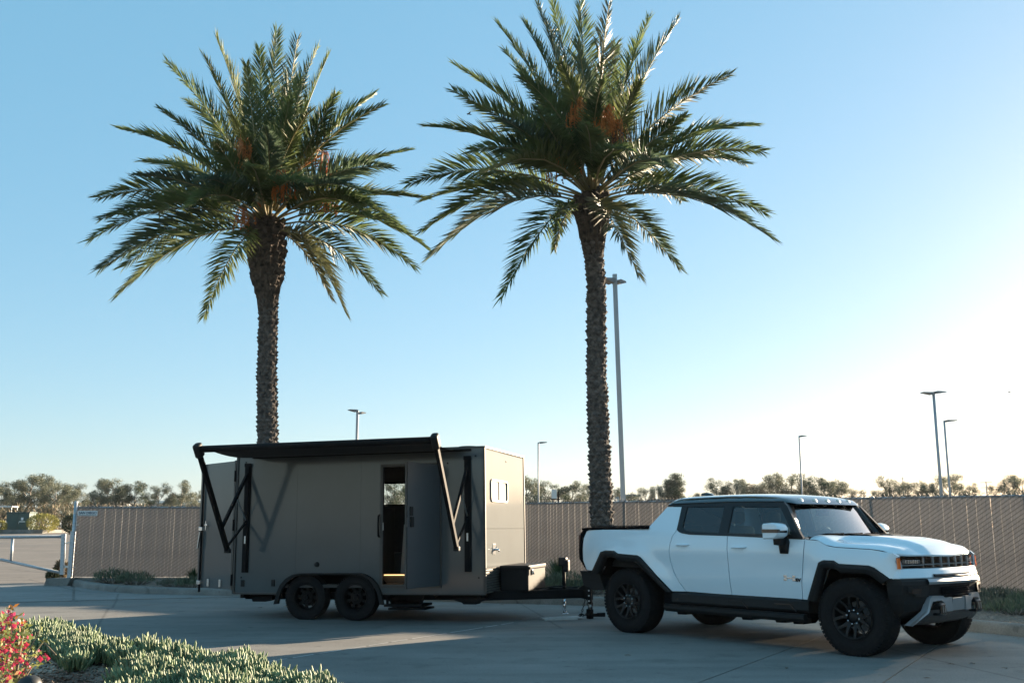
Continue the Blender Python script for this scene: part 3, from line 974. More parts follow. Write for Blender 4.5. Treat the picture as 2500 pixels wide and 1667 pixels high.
def frond_mesh(p0, p1, p2, old=False, roll=0.0, dens=118):
    mb = MB(); mb.smooth = True
    L = (p1 - p0).length + (p2 - p1).length
    B = lambda t: p0 * (1 - t) ** 2 + p1 * 2 * t * (1 - t) + p2 * t * t
    T = lambda t: ((p1 - p0) * (1 - t) + (p2 - p1) * t).normalized()
    mb.cur = 1
    mb.tube([B(t) for t in (0, .06, .15, .3, .5, .7, .88, 1)], [.055, .040, .030, .024, .018, .012, .007, .003], 5, cap=False, flat=.7)
    mb.cur = 0; mb.smooth = False
    wind = random.uniform(-.1, .1)
    for s in (-1, 1):
        for i in range(dens):
            t = .15 + .85 * (i + random.uniform(.1, .9)) / dens
            P, Tn = B(min(t, .999)), T(t)
            S = Tn.cross(Vector((0, 0, 1)))
            if S.length < .15: S = Tn.cross(Vector((.6, -.8, 0)))
            S.normalize(); Nn = S.cross(Tn)
            S, Nn = S * math.cos(roll) + Nn * math.sin(roll), Nn * math.cos(roll) - S * math.sin(roll)
            u = (t - .15) / .85
            al = R(64 - 36 * u + random.uniform(-7, 7))
            be = R(random.choice((12, 26, 40)) + random.uniform(-9, 9))
            ll = (.42 + .40 * math.sin(math.pi * min(1, u * 1.15 + .08)) - .12 * max(0, u - .75) / .25) * L / 4.2 * random.uniform(.85, 1.1)
            if u < .12: ll *= .45 + u * 4.5
            d = Tn * math.cos(al) + (S * s * math.cos(be) + Nn * math.sin(be)) * math.sin(al)
            wd = (Nn.cross(d)).normalized()
            tw = random.uniform(-.9, .9)
            wd = wd * math.cos(tw) + d.cross(wd) * math.sin(tw)
            w = .0195 * (1 - .25 * u)
            m = P + d * ll * .42
            e = P + d * ll + Vector((0, 0, -1)) * ll * random.uniform(.04, .2) + Tn * ll * .06
            a = [mb.vert(P - wd * w * .45), mb.vert(P + wd * w * .45), mb.vert(m + wd * w), mb.vert(e), mb.vert(m - wd * w)]
            mb.face(a)
    return mb.mesh('frond', [M['palm_leaf_old'] if old else random.choice((M['palm_leaf'], M['palm_leaf'], M['palm_leaf_b'], M['palm_leaf_c'])), M['petiole']])


def palm(name, label, Y, axis, rad, cpx, tips, fruits, seed, nextra, y_bulge):
    """axis: pixels down the trunk centre; rad: (py, half width px)"""
    random.seed(seed)
    base = at(*axis[0], Y); base.z = .05
    root = empty(name, base, label=label, cat='palm tree', group=None)
    inv = -base
    pts = [at(px, py, Y) for px, py in axis]
    pts[0].z = .05
    def rad_at(py):
        for (a, ra), (b, rb) in zip(rad, rad[1:]):
            if b <= py <= a: return ra + (rb - ra) * (a - py) / (a - b)
        return rad[-1][1] if py < rad[-1][0] else rad[0][1]
    def zpy(z):  # pixel row of a height on the trunk (approximate inverse)
        lo, hi = 0.0, 1400.0
        for _ in range(30):
            m = (lo + hi) / 2
            if at(axis[0][0], m, Y).z > z: lo = m
            else: hi = m
        return lo
    ztop = pts[-1].z
    def centre(z):
        for a, b in zip(pts, pts[1:]):
            if a.z <= z <= b.z: return a.lerp(b, (z - a.z) / (b.z - a.z))
        return pts[-1].copy() if z > ztop else pts[0].copy()
    zb = at(axis[0][0], y_bulge, Y).z
    rr = lambda z: rad_at(zpy(z)) * Y / FPX
    # --- trunk core and its rings of old leaf scars
    mb = MB(); mb.smooth = True
    n = 40
    zs = [.0 + (zb + .2) * i / n for i in range(n + 1)]
    mb.tube([centre(z) + inv for z in zs], [rr(z) * .86 for z in zs], 14)
    tk = mb.build('trunk', M['palm_bark'], root)
    mb = MB()
    z = .1; row = 0
    while z < zb + .1:
        r = rr(z); c = centre(z) + inv
        k = 9
        for j in range(k):
            a = 2 * math.pi * (j + .5 * (row % 2) + random.uniform(-.14, .14)) / k
            hw = math.pi / k * random.uniform(1.0, 1.25); h = random.uniform(.12, .17)
            dz = random.uniform(-.03, .03)
            e = lambda aa, rad_, zz: c + Vector((math.cos(aa) * rad_, math.sin(aa) * rad_, zz + dz))
            ri = r * .84
            ro = r * random.uniform(1.0, 1.18)
            q = [e(a - hw, ri, 0), e(a, ri, -h * .62), e(a + hw, ri, 0), e(a, ri, h * .5)]
            tipL, tipR = e(a - hw * .45, ro, .02), e(a + hw * .45, ro * random.uniform(.96, 1.03), .02 + random.uniform(-.015, .015))
            i = [mb.vert(p) for p in q + [tipL, tipR]]
            for f in ((0, 1, 4), (1, 5, 4), (1, 2, 5), (2, 3, 5), (3, 4, 5), (3, 0, 4)): mb.face([i[x] for x in f])
        z += .098; row += 1
    tag(mb.build('bark_scales', M['palm_bark'], tk), kind='stuff')
    # --- swollen head of cut leaf bases
    mb = MB(); mb.smooth = True
    zs = [zb + (ztop - zb + .25) * i / 10 for i in range(11)]
    mb.tube([centre(min(z, ztop)) + inv + Vector((0, 0, max(0, z - ztop))) for z in zs], [rr(min(z, ztop)) * (.84 if z <= ztop else .6) for z in zs], 16)
    mb.smooth = False
    z = zb - .05; row = 0
    while z < ztop + .05:
        r = rr(min(z, ztop)); c = centre(min(z, ztop)) + inv; c.z = z - base.z
        k = 9
        low = z < zb + .45
        for j in range(k):
            a = 2 * math.pi * (j + .5 * (row % 2) + random.uniform(-.15, .15)) / k
            hw = math.pi / k * random.uniform(.85, 1.1); h = random.uniform(.20, .34) * (1.5 if low else 1)
            e = lambda aa, rad_, zz: c + Vector((math.cos(aa) * rad_, math.sin(aa) * rad_, zz))
            ri = r * .80; ro = r * random.uniform(1.0, 1.14)
            q = [e(a - hw * .7, ri, -h * .5), e(a + hw * .7, ri, -h * .5), e(a - hw, ri * 1.04, h * .25), e(a + hw, ri * 1.04, h * .25), e(a - hw * .6, ro, h * .5), e(a + hw * .6, ro, h * .5), e(a, r * .98, -h * .3), e(a, ro * 1.06, h * .35)]
            i = [mb.vert(p) for p in q]
            for f in ((0, 1, 6), (0, 6, 2), (1, 3, 6), (2, 6, 7, 4), (3, 5, 7, 6), (4, 7, 5), (2, 4, 5, 3)): mb.face([i[x] for x in f])
            if random.random() < .3:   # loose fibres
                p = e(a, ro, h * .3)
                mb.tube([p, p + Vector((math.cos(a + .5) * .06, math.sin(a + .5) * .06, -.10))], [.006, .002], 3, cap=False)
        z += .14; row += 1
    cr = mb.build('crown', M['palm_boot'], root)
    # --- fronds
    C = at(*cpx, Y)
    # sheaths between the fronds
    def add(tip, side_old=False):
        v = tip - C
        h = Vector((v.x, v.y, 0))
        hd = h.normalized() if h.length > .01 else Vector((1, 0, 0))
        st = C + hd * .22 + Vector((0, 0, max(-.25, min(.35, v.z * .1)) - .05))
        Ln = v.length
        el = v.z / max(Ln, .01)
        k = .05 + .13 * (1 - max(-.2, el)) if el < .85 else .03
        if el < -.1: k = .24
        mid = st.lerp(tip, .47) + Vector((0, 0, Ln * (k + .035))) + Vector((-hd.y, hd.x, 0)) * Ln * random.uniform(-.11, .11) + hd * (-.04 * Ln if el > .5 else .03 * Ln)
        me = frond_mesh(st + inv, mid + inv, tip + inv, old=side_old, roll=random.uniform(-.5, .5))
        o = link('frond', me, cr)
    for tp in tips:
        px, py, L = tp[0], tp[1], tp[2]
        sgn = tp[3] if len(tp) > 3 else random.choice((-1, 1))
        T0 = at(px, py, Y)
        r = (T0 - C).length
        dy = math.sqrt(max(0.0, L * L - r * r)) * sgn
        add(at(px, py, Y + dy), len(tp) > 4)
    for i in range(nextra):
        a = i * 2.399 + random.uniform(-.3, .3); el = R(random.uniform(18, 72)); L = random.uniform(3.0, 3.7)
        if abs(math.cos(a)) > .8: a += .8
        add(C + Vector((math.cos(a) * math.cos(el), math.sin(a) * math.cos(el), math.sin(el) - .08)) * L)
    # --- fruit bunches
    for px, py, dy, n, dark in fruits:
        h = at(px, py, Y + dy)
        mb = MB(); mb.smooth = True
        s = C + Vector((0, 0, .2)); top = h + Vector((0, 0, .42))
        mb.tube([s + inv, s.lerp(top, .6) + Vector((0, 0, .25)) + inv, top + inv], [.035, .028, .018], 6)
        mb.smooth = False
        for k in range(n):
            d = Vector((random.gauss(0, .095), random.gauss(0, .095), -random.uniform(.25, .7)))
            q = [top, top + Vector((d.x * .8, d.y * .8, .04)), top + Vector((d.x * 1.3, d.y * 1.3, d.z * .6)), top + Vector((d.x * 1.35, d.y * 1.35, d.z))]
            mb.cur = 0
            mb.tube([p + inv for p in q], .007, 3, cap=False)
            mb.cur = 1
            for b in range(7):
                c = q[2].lerp(q[3], b / 6) + rvec() * .035 + inv
                mb.tube([c + Vector((0, 0, .022)), c, c + Vector((0, 0, -.022))], [.004, .016, .004], 4, cap=False)
        mb.build('fruit_bunch', [M['fruit'], M['fruit_dark'] if dark else M['fruit']], cr)
    return root


def c7(x, y): return 200 + x * 860 / 1847, 50 + y * 860 / 1847
def c8(x, y): return 980 + x * 920 / 1949, y * 920 / 1949


T1 = [(50, 1150, 4.1, -1), (90, 930, 4.1, -1), (200, 570, 4.1, 1), (410, 465, 4.1, -1), (450, 225, 4.4, 1), (640, 190, 4.3, -1), (705, 95, 4.5, 1),
      (930, 150, 4.4, 1), (1020, 60, 4.5, -1), (1130, 100, 4.4, 1), (1235, 150, 4.4, -1), (1290, 190, 4.4, 1), (1330, 390, 4.0, -1), (1530, 390, 4.1, 1),
      (1570, 450, 4.1, -1), (1710, 680, 3.9, 1), (1610, 770, 3.9, -1), (1790, 930, 3.9, 1), (1800, 1190, 3.9, -1), (1740, 1290, 3.9, 1), (1570, 1430, 3.6, 1),
      (1380, 1530, 3.3, -1, 1), (1310, 1460, 3.2, 1, 1), (640, 1550, 3.4, -1), (190, 1440, 4.0, -1), (100, 1300, 4.1, 1), (225, 1290, 4.0, 1), (330, 740, 4.0, 1), (290, 810, 4.0, -1),
      (110, 1040, 4.1, 1), (780, 500, 3.6, -1), (860, 230, 4.2, -1), (1200, 470, 3.8, -1), (620, 840, 3.7, -1), (560, 980, 3.7, -1), (1090, 420, 3.9, -1), (960, 560, 3.7, -1),
      (1180, 850, 3.2, -1), (1480, 900, 3.7, -1), (1500, 1030, 3.6, -1), (1640, 1060, 3.9, -1), (400, 1010, 3.9, 1), (700, 640, 3.7, -1), (880, 760, 3.3, -1), (560, 430, 4.1, 1), (1150, 300, 4.2, 1)]
T1 = [(*c7(a[0], a[1]), *a[2:]) for a in T1]
T2 = [(700, 20, 4.4, -1), (500, 130, 4.3, -1), (920, -15, 4.5, 1), (1075, 15, 4.5, -1, 1), (1280, 100, 4.3, 1), (1425, 115, 4.3, -1), (1700, 390, 4.2, 1), (1470, 600, 3.4, -1),
      (1820, 650, 4.0, 1), (1870, 785, 4.0, -1), (1780, 850, 3.9, 1), (1910, 1230, 4.1, -1), (1880, 1100, 4.0, 1), (1440, 1390, 3.4, 1), (1230, 1430, 3.1, -1, 1), (790, 1290, 2.6, 1),
      (520, 1540, 3.6, -1), (150, 1330, 4.0, -1), (120, 1190, 4.0, 1), (40, 950, 4.1, -1), (120, 1035, 4.0, 1), (130, 655, 4.1, 1), (360, 780, 3.9, -1), (280, 340, 4.2, 1),
      (270, 470, 4.2, -1), (540, 270, 4.2, 1), (620, 400, 4.0, -1), (780, 5, 4.4, 1), (910, 220, 4.1, -1), (950, 640, 3.4, -1), (1110, 230, 4.1, 1),
      (700, 560, 3.9, -1), (520, 620, 4.0, -1), (420, 900, 3.9, -1), (1180, 780, 3.4, -1), (1380, 870, 3.6, -1), (1040, 420, 3.9, -1), (1230, 420, 4.0, -1), (420, 560, 4.1, 1), (640, 120, 4.3, 1), (1450, 1040, 3.4, 1), (1180, 480, 4.0, 1), (820, 330, 4.1, -1)]
T2 = [(*c8(a[0], a[1]), *a[2:]) for a in T2]
palm('palm_tree', 'left date palm with full feathery crown, trunk rising behind the trailer', 23.0,
     [(654, 1440), (653, 1080), (652, 900), (655, 760), (650, 640), (651, 550)],
     [(1440, 25), (1080, 25), (900, 24), (760, 23.5), (728, 25), (690, 36), (640, 44), (590, 47), (560, 46), (545, 40)],
     c7(970, 1045), T1, [(*c7(835, 720), -1.4, 44, False), (*c7(1265, 790), -1.1, 30, False), (*c7(1045, 890), -1.5, 22, False), (*c7(840, 1080), -.6, 22, False), (*c7(1290, 960), -.3, 26, False)], 101, 2, 740)
palm('palm_tree', 'right date palm with orange fruit bunches, trunk rising behind the white truck', 21.5,
     [(1477, 1440), (1470, 1283), (1463, 1100), (1456, 900), (1456, 700), (1448, 600), (1447, 485)],
     [(1440, 30), (1283, 28), (1100, 27), (900, 25), (700, 24), (615, 25), (592, 29), (560, 38), (520, 46), (490, 49), (470, 44)],
     c8(985, 1005), T2, [(*c8(915, 590), -1.5, 48, False), (*c8(1065, 660), -1.6, 44, False), (*c8(1115, 740), -1.4, 34, True), (*c8(800, 890), -.7, 24, False)], 202, 2, 606)
# ================================================================== TRAILER
M['trailer_skin'] = mat('trailer_skin', (.074, .086, .090), .65, var=.09, scale=1.1, bump=.03, bscale=1.3, spec=.05, coat=.8, crough=.11)
M['trailer_door'] = mat('trailer_door', (.065, .07, .075), .5, metal=.1, var=.05, scale=3)
M['trim'] = mat('trailer_trim', (.035, .034, .032), .45, var=.1)
M['black_paint'] = mat('black_paint', (.009, .009, .010), .6, var=.15, spec=.07)
M['awning_cloth'] = mat('awning_cloth', (.016, .018, .021), .8, var=.12, scale=30)
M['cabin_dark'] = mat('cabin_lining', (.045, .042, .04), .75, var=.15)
M['cushion'] = mat('seat_cushion', (.34, .34, .33), .8, var=.08)
M['pane'] = glass('trailer_pane', (.80, .84, .84), 1.2)
M['pane_front'] = mat('blind_pane', (.62, .62, .60), .08, var=.03, coat=.6)
M['rib'] = mat('rib_panel', (.118, .112, .100), .65, var=.05, spec=.05, coat=.8, crough=.11)


def torus_tire(r, w, rim, tread=0):
    """tyre lathed about the y axis, optional tread blocks"""
    mb = MB(); mb.smooth = True
    h = w / 2
    pr = [(rim, -h * .78), (rim + (r - rim) * .25, -h * .98), (rim + (r - rim) * .6, -h * 1.0), (r * .955, -h * .93), (r * .985, -h * .80), (r, -h * .55), (r, 0), (r, h * .55), (r * .985, h * .80), (r * .955, h * .93), (rim + (r - rim) * .6, h * 1.0), (rim + (r - rim) * .25, h * .98), (rim, h * .78)]
    mb.lathe(pr, 56, axis='y')
    mb.smooth = False
    for i in range(tread):
        a = 2 * math.pi * i / tread
        rot = Matrix.Rotation(a, 4, 'Y')
        for yy0, yy1, sk in ((-h * .98, -h * .50, 0), (h * .50, h * .98, .5), (-h * .42, -h * .04, .3), (h * .04, h * .42, .8)):
            rt = Matrix.Rotation(a + sk * 2 * math.pi / tread, 4, 'Y')
            ww = math.pi * r / tread * .72
            e = abs(yy0 + yy1) / 2 / h
            mb.box(r - .022 - .012 * e, r + .006 - .012 * e, yy0, yy1, -ww, ww, rt)
        # sidewall lugs
        for s in (-1, 1):
            mb.box(r * .93, r * .985, s * h * .9, s * h * 1.02, -.012, .012, rot)
    # raised sidewall rings
    for s in (-1, 1):
        mb.smooth = True
        for rr_ in (rim + .02, rim + (r - rim) * .5):
            mb.lathe([(rr_ - .006, s * h * .97), (rr_, s * h * 1.035), (rr_ + .006, s * h * .98)], 48, axis='y')
    return mb.mesh('tyre', M['rubber'], True)


TR_TYRE = torus_tire(.352, .215, .2, 60)
mb = MB(); mb.smooth = True
mb.lathe([(.2, -.085), (.205, -.095), (.195, -.09), (.17, -.05), (.165, .0), (.165, .06), (.19, .09)], 40, axis='y')
mb.smooth = False
for i in range(8):       # modular steel disc with eight windows
    a0 = 2 * math.pi * i / 8
    for b, (r0, r1, ang, y) in enumerate(((.045, .105, .39, -.045), (.105, .17, .18, -.03))):
        q = [(r0, a0 - ang), (r1, a0 - ang), (r1, a0 + ang), (r0, a0 + ang)]
        mb.prism([(r * math.cos(a), r * math.sin(a)) for r, a in q], lambda x, z: (x, y, z), lambda x, z: (x, y + .012, z))
mb.lathe([(.0, -.075), (.035, -.075), (.042, -.065), (.045, -.03), (.05, -.02)], 20, axis='y')
for i in range(6):
    a = 2 * math.pi * (i + .5) / 6
    mb.lathe([(0, -.062), (.009, -.060), (.010, -.04)], 8, Matrix.Translation((.075 * math.cos(a), 0, .075 * math.sin(a))), axis='y')
M['rim_dark'] = mat('steel_rim_dark', (.004, .004, .0045), .5, var=.2, spec=.12)
TR_RIM = mb.mesh('rim', M['rim_dark'], True)
mb = MB(); mb.smooth = True; mb.lathe([(.14, .0), (.14, .05), (.03, .05)], 20, axis='y'); TR_DRUM = mb.mesh('brake_drum', M['black_matte'], True)

TRL = empty('box_trailer', (-2.8866, 16.213, 0), (0, R(-.803), R(-15.417)), 'dark grey tandem-axle box trailer with open side door and black awning', 'trailer')
XF, XR, YW, ZB, ZT = 2.585, -1.70, 2.37, .41, 2.635
arch = [(-.89, .41), (-.84, .53), (-.75, .63), (-.64, .69), (-.53, .712), (.53, .712), (.64, .69), (.75, .63), (.84, .53), (.89, .41)]
DOORH = [(.905, .545), (1.84, .545), (1.84, 2.37), (.905, 2.37)]
def rrect(x0, x1, z0, z1, r, n=4):
    out = []
    for cx, cz, a0 in ((x1 - r, z1 - r, 0), (x0 + r, z1 - r, 90), (x0 + r, z0 + r, 180), (x1 - r, z0 + r, 270)):
        for k in range(n + 1):
            a = R(a0 + 90 * k / n); out.append((cx + r * math.cos(a), cz + r * math.sin(a)))
    return out


# skins
out = [(XR, ZB)] + arch + [(XF, ZB), (XF, ZT), (XR, ZT)]
mb = MB()
mb.sheet(out, lambda x, z: (x, 0, z), step=.6, skirt=(0, .035, 0), holes=[DOORH])
mb.build('side_wall', M['trailer_skin'], TRL)
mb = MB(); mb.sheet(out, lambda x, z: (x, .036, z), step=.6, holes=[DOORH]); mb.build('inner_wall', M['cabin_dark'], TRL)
FW = rrect(-.40, .80, 1.82, 2.25, .05)
mb = MB(); mb.sheet([(XR, ZB)] + arch + [(XF, ZB), (XF, ZT), (XR, ZT)], lambda x, z: (x, YW, z), step=.6, skirt=(0, -.035, 0), holes=[FW]); mb.build('side_wall', M['trailer_skin'], TRL)
mb = MB(); mb.sheet([(XR, ZB), (XF, ZB), (XF, ZT), (XR, ZT)], lambda x, z: (x, YW - .036, z), step=.6, holes=[FW]); mb.build('inner_wall', M['cabin_dark'], TRL)
wf = MB()
for a, b in zip(FW, FW[1:] + FW[:1]): wf.bar((a[0], YW - .02, a[1]), (b[0], YW - .02, b[1]), .06, .03, up=(0, 1, 0))
wo = wf.build('window', M['black_plastic'], TRL)
mb = MB(); mb.sheet(FW, lambda x, z: (x, YW - .02, z), step=.5, skirt=(0, .005, 0)); mb.build('pane', M['pane'], wo)
# front wall with slider window, ribbed skirt below
WF = rrect(.32, 1.26, 1.815, 2.14, .06)
mb = MB()
mb.sheet([(0, .80), (YW, .80), (YW, 1.381), (0, 1.381)], lambda y, z: (XF, y, z), step=.6, skirt=(-.03, 0, 0))
mb.build('front_panel', M['trailer_skin'], TRL)
mb = MB()
mb.sheet([(0, 1.385), (YW, 1.385), (YW, ZT), (0, ZT)], lambda y, z: (XF, y, z), step=.6, skirt=(-.03, 0, 0), holes=[WF])
mb.build('front_panel', M['trailer_skin'], TRL)
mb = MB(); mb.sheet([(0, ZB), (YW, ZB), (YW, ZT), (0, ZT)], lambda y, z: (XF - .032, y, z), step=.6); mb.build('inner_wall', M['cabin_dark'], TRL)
wf = MB()
for a, b in zip(WF, WF[1:] + WF[:1]): wf.bar((XF + .006, a[0], a[1]), (XF + .006, b[0], b[1]), .03, .028, up=(1, 0, 0))
wo = wf.build('window', M['trailer_door'], TRL)
for y0, y1 in ((.33, .78), (.82, 1.25)):
    mb = MB(); mb.cbox(XF - .012, XF - .004, y0, y1, 1.82, 2.135, .003); mb.build('pane', M['pane_front'], wo)
mb = MB(); mb.box(XF - .01, XF + .008, .78, .82, 1.815, 2.14); mb.build('divider', M['black_plastic'], wo)
for i in range(10):
    mb = MB(); z = ZB + .012 + i * .0385
    mb.prism([(0, 0), (.028, .008), (.028, .022), (0, .030)], lambda x, zz: (XF - .005 + x, 0, z + zz), lambda x, zz: (XF - .005 + x, YW, z + zz))
    mb.build('rib', M['rib'], TRL)
mb = MB(); mb.box(XF - .03, XF - .006, 0, YW, ZB, .797); mb.build('rib_backing', M['trim'], TRL)
# spigot fixture and small bolts
mb = MB(); mb.cbox(XF, XF + .008, .40, .55, .985, 1.15, .003); fx = mb.build('outlet_plate', M['chrome'], TRL)
mb = MB(); mb.smooth = True; mb.tube([(XF + .01, .47, 1.06), (XF + .07, .47, 1.06), (XF + .085, .47, 1.03)], [.02, .018, .014], 10); mb.tube([(XF + .05, .42, 1.10), (XF + .05, .50, 1.075)], .007, 6); mb.build('spigot', M['chrome'], fx)
for p in ((XF, 1.23, 2.48), ):
    mb = MB(); mb.lathe([(0, .012), (.012, .010), (.014, 0)], 10, Matrix.Translation(p), axis='x'); mb.build('bolt', M['black_plastic'], TRL)
for x, z in ((2.44, 2.50), (2.48, .651), (1.98, 2.40), (-1.55, 2.52), (-1.57, .66)):
    mb = MB(); mb.lathe([(0, -.010), (.013, -.008), (.015, 0)], 10, Matrix.Translation((x, 0, z)), axis='y'); mb.build('bolt', M['black_plastic'], TRL)
for x in (-.62, .50):
    mb = MB(); mb.box(x - .018, x + .018, -.0025, 0, .72, 2.57); mb.build('seam_strip', M['trailer_skin'], TRL)
# roof, floor, edge trims
mb = MB(); mb.cbox(XR, XF, 0.005, YW - .005, ZT - .05, ZT + .012, .01); mb.build('roof', M['trailer_skin'], TRL)
mb = MB(); mb.box(XR + .01, XF - .033, .037, YW - .037, .50, .545); mb.build('floor', M['cabin_dark'], TRL)
for a, b in (((XR, -.004, ZT), (XF, -.004, ZT)), ((XF + .004, 0, ZT), (XF + .004, YW, ZT)), ((XF, -.002, ZB), (XF, -.002, ZT)), ((XR, -.002, ZB), (XR, -.002, ZT)), ((XF, YW, ZB), (XF, YW, ZT)), ((XR, -.004, ZB), (-.91, -.004, ZB)), ((.91, -.004, ZB), (XF, -.004, ZB))):
    mb = MB(); mb.bar(a, b, .028, .028, up=(0, 1, 0) if a[2] != b[2] else (0, 0, 1)); mb.build('edge_trim', M['trim'], TRL)
mb = MB(); mb.smooth = True; mb.lathe([(0, .10), (.16, .095), (.22, .05), (.23, 0)], 20, Matrix.Translation((2.0, 1.0, ZT + .005))); mb.build('roof_vent', M['black_plastic'], TRL)
# chassis
for y in (.32, YW - .32):
    mb = MB(); mb.box(XR + .05, XF - .05, y - .03, y + .03, .30, .41); mb.build('chassis_rail', M['black_paint'], TRL)
for x in (-1.6, -.9, .95, 1.7, 2.45):
    mb = MB(); mb.box(x - .03, x + .03, .1, YW - .1, .33, .405); mb.build('cross_member', M['black_paint'], TRL)
for x in (-.43, .43):
    mb = MB(); mb.tube([(x, .16, .345), (x, YW - .16, .345)], .04, 10); mb.build('axle', M['black_paint'], TRL)
mb = MB(); mb.prism([(-.16, .41), (.16, .41), (.08, .33), (-.08, .33)], lambda x, z: (x, .28, z), lambda x, z: (x, .34, z)); mb.build('spring_hanger', M['black_paint'], TRL)
# wheel boxes (seen dark behind the tyres) and arch flares
for s, y0, y1 in ((0, .03, .36), (1, YW - .36, YW - .03)):
    mb = MB()
    mb.prism(arch[1:-1], lambda x, z: (x, y0, z), lambda x, z: (x, y1, z), cap=False)
    yb = y1 if s == 0 else y0
    mb.poly([(x, yb, z) for x, z in arch])
    mb.build('wheel_box', M['black_matte'], TRL)
for ys, sgn in ((0, -1), (YW, 1)):
    mb = MB()
    L0 = [(-.945, .25), (-.90, .42), (-.845, .545), (-.75, .645), (-.64, .705), (-.53, .728), (.53, .728), (.64, .705), (.75, .645), (.845, .545), (.90, .42), (.945, .25)]
    L1 = [(x * .93, z - .03 if abs(x) < .9 else z) for x, z in L0]
    rows = [[(x, ys + sgn * .002, z) for x, z in L0], [(x, ys + sgn * .055, z - .006) for x, z in L0], [(x, ys + sgn * .05, z) for x, z in L1], [(x, ys - sgn * .02, z) for x, z in L1]]
    mb.grid(rows)
    mb.build('fender_flare', M['black_plastic'], TRL)
for (x, y) in ((-.43, .125), (.43, .125), (-.43, YW - .125), (.43, YW - .125)):
    w_ = empty('wheel', (x, y, .348)); w_.parent = TRL
    w_.rotation_euler = (0, random.uniform(0, 3), 0 if y < 1 else math.pi)
    link('tyre', TR_TYRE, w_); link('rim', TR_RIM, w_); link('brake_drum', TR_DRUM, w_)
# side door frame, leaf and its fittings
mb = MB()
for a, b in (((.885, -.008, .525), (.885, -.008, 2.395)), ((1.86, -.008, .525), (1.86, -.008, 2.395))):
    mb.bar(a, b, .045, .03, up=(0, 1, 0))
for z in (.525, 2.39):
    mb.bar((.863, -.009, z), (1.883, -.009, z), .03, .045)
mb.build('door_frame', M['trim'], TRL)
dr = empty('side_door', (1.838, -.02, 0), (0, 0, R(90 + 168.5))); dr.parent = TRL   # leaf local x runs from hinge to latch edge
W_ = .915
mb = MB(); mb.sheet(rrect(0, W_, .535, 2.375, .03), lambda x, z: (x, .022, z), step=.6, skirt=(0, -.044, 0)); mb.sheet(rrect(0, W_, .535, 2.375, .03), lambda x, z: (x, -.022, z), step=.6)
mb.build('leaf', M['trailer_door'], dr)
mb = MB()
for a, b in (((.0, 0, .535), (.0, 0, 2.375)), ((W_, 0, .535), (W_, 0, 2.375)), ((0, 0, .535), (W_, 0, .535)), ((0, 0, 2.375), (W_, 0, 2.375))):
    mb.bar(a, b, .05, .022, up=(1, 0, 0) if a[2] == b[2] else (0, 1, 0))
mb.build('leaf_edge', M['trim'], dr)
for s in (1, -1):
    mb = MB(); mb.cbox(W_ - .14, W_ - .06, s * .022, s * .05, 1.42, 1.57, .008); mb.cbox(W_ - .13, W_ - .05, s * .022, s * .04, 1.585, 1.72, .008); mb.build('latch', M['black_plastic'], dr)
mb = MB(); mb.box(W_ - .01, W_ + .006, -.012, .012, 1.42, 1.56); mb.build('strike_plate', M['steel'], dr)
mb = MB(); mb.smooth = True; mb.tube([(.845, -.0, 1.62), (.845, -.05, 1.60), (.845, -.06, 1.45), (.845, -.05, 1.30), (.845, 0, 1.28)], .017, 8); mb.build('grab_handle', M['black_plastic'], TRL)
mb = MB(); mb.box(.90, .915, -.02, -.008, 1.38, 1.50); mb.build('strike', M['steel'], TRL)
# interior pieces seen in the doorway
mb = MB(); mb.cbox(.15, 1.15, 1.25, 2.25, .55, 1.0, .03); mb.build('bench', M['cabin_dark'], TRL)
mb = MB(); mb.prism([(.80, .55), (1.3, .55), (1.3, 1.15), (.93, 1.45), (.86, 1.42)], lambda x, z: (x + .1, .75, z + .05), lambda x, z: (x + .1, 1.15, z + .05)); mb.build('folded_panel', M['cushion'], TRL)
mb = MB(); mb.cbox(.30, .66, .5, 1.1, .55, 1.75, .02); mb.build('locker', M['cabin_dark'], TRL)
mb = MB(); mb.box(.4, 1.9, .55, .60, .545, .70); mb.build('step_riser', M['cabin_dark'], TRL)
M['led'] = nodes('warm_led')[0]
b_ = M['led'].node_tree.nodes['Principled BSDF']; b_.inputs['Emission Color'].default_value = (1, .62, .25, 1); b_.inputs['Emission Strength'].default_value = .5
mb = MB(); mb.box(.72, 1.12, .50, .53, .665, .68); mb.build('step_light', M['led'], TRL)
# rear: frame, closed far leaf, open near leaf
mb = MB()
for a, b in (((XR, .03, ZB), (XR, .03, ZT)), ((XR, YW - .03, ZB), (XR, YW - .03, ZT)), ((XR, 0, ZB + .02), (XR, YW, ZB + .02)), ((XR, 0, ZT - .03), (XR, YW, ZT - .03))):
    mb.bar(a, b, .06, .06, up=(1, 0, 0))
mb.build('rear_frame', M['trim'], TRL)
mb = MB(); mb.cbox(XR - .045, XR - .005, YW / 2 + .01, YW - .03, .46, 2.56, .006); mb.build('rear_door', M['trailer_skin'], TRL)
rd = empty('rear_door', (XR - .03, .0, 0), (0, 0, R(90 + 60))); rd.parent = TRL
mb = MB(); mb.cbox(0.02, 1.13, -.02, .02, .47, 2.55, .005); mb.build('leaf', M['trailer_skin'], rd)
mb = MB()
for a, b in (((.012, 0, .46), (.012, 0, 2.56)), ((1.135, 0, .46), (1.135, 0, 2.56)), ((0, 0, .475), (1.15, 0, .475)), ((0, 0, 2.55), (1.15, 0, 2.55))):
    mb.bar(a, b, .055, .03, up=(1, 0, 0) if a[2] == b[2] else (0, 1, 0))
mb.build('leaf_edge', M['trim'], rd)
mb = MB(); mb.tube([(1.02, .045, .40), (1.02, .045, 2.58)], .02, 8); rb = mb.build('lock_rod', M['black_paint'], rd)
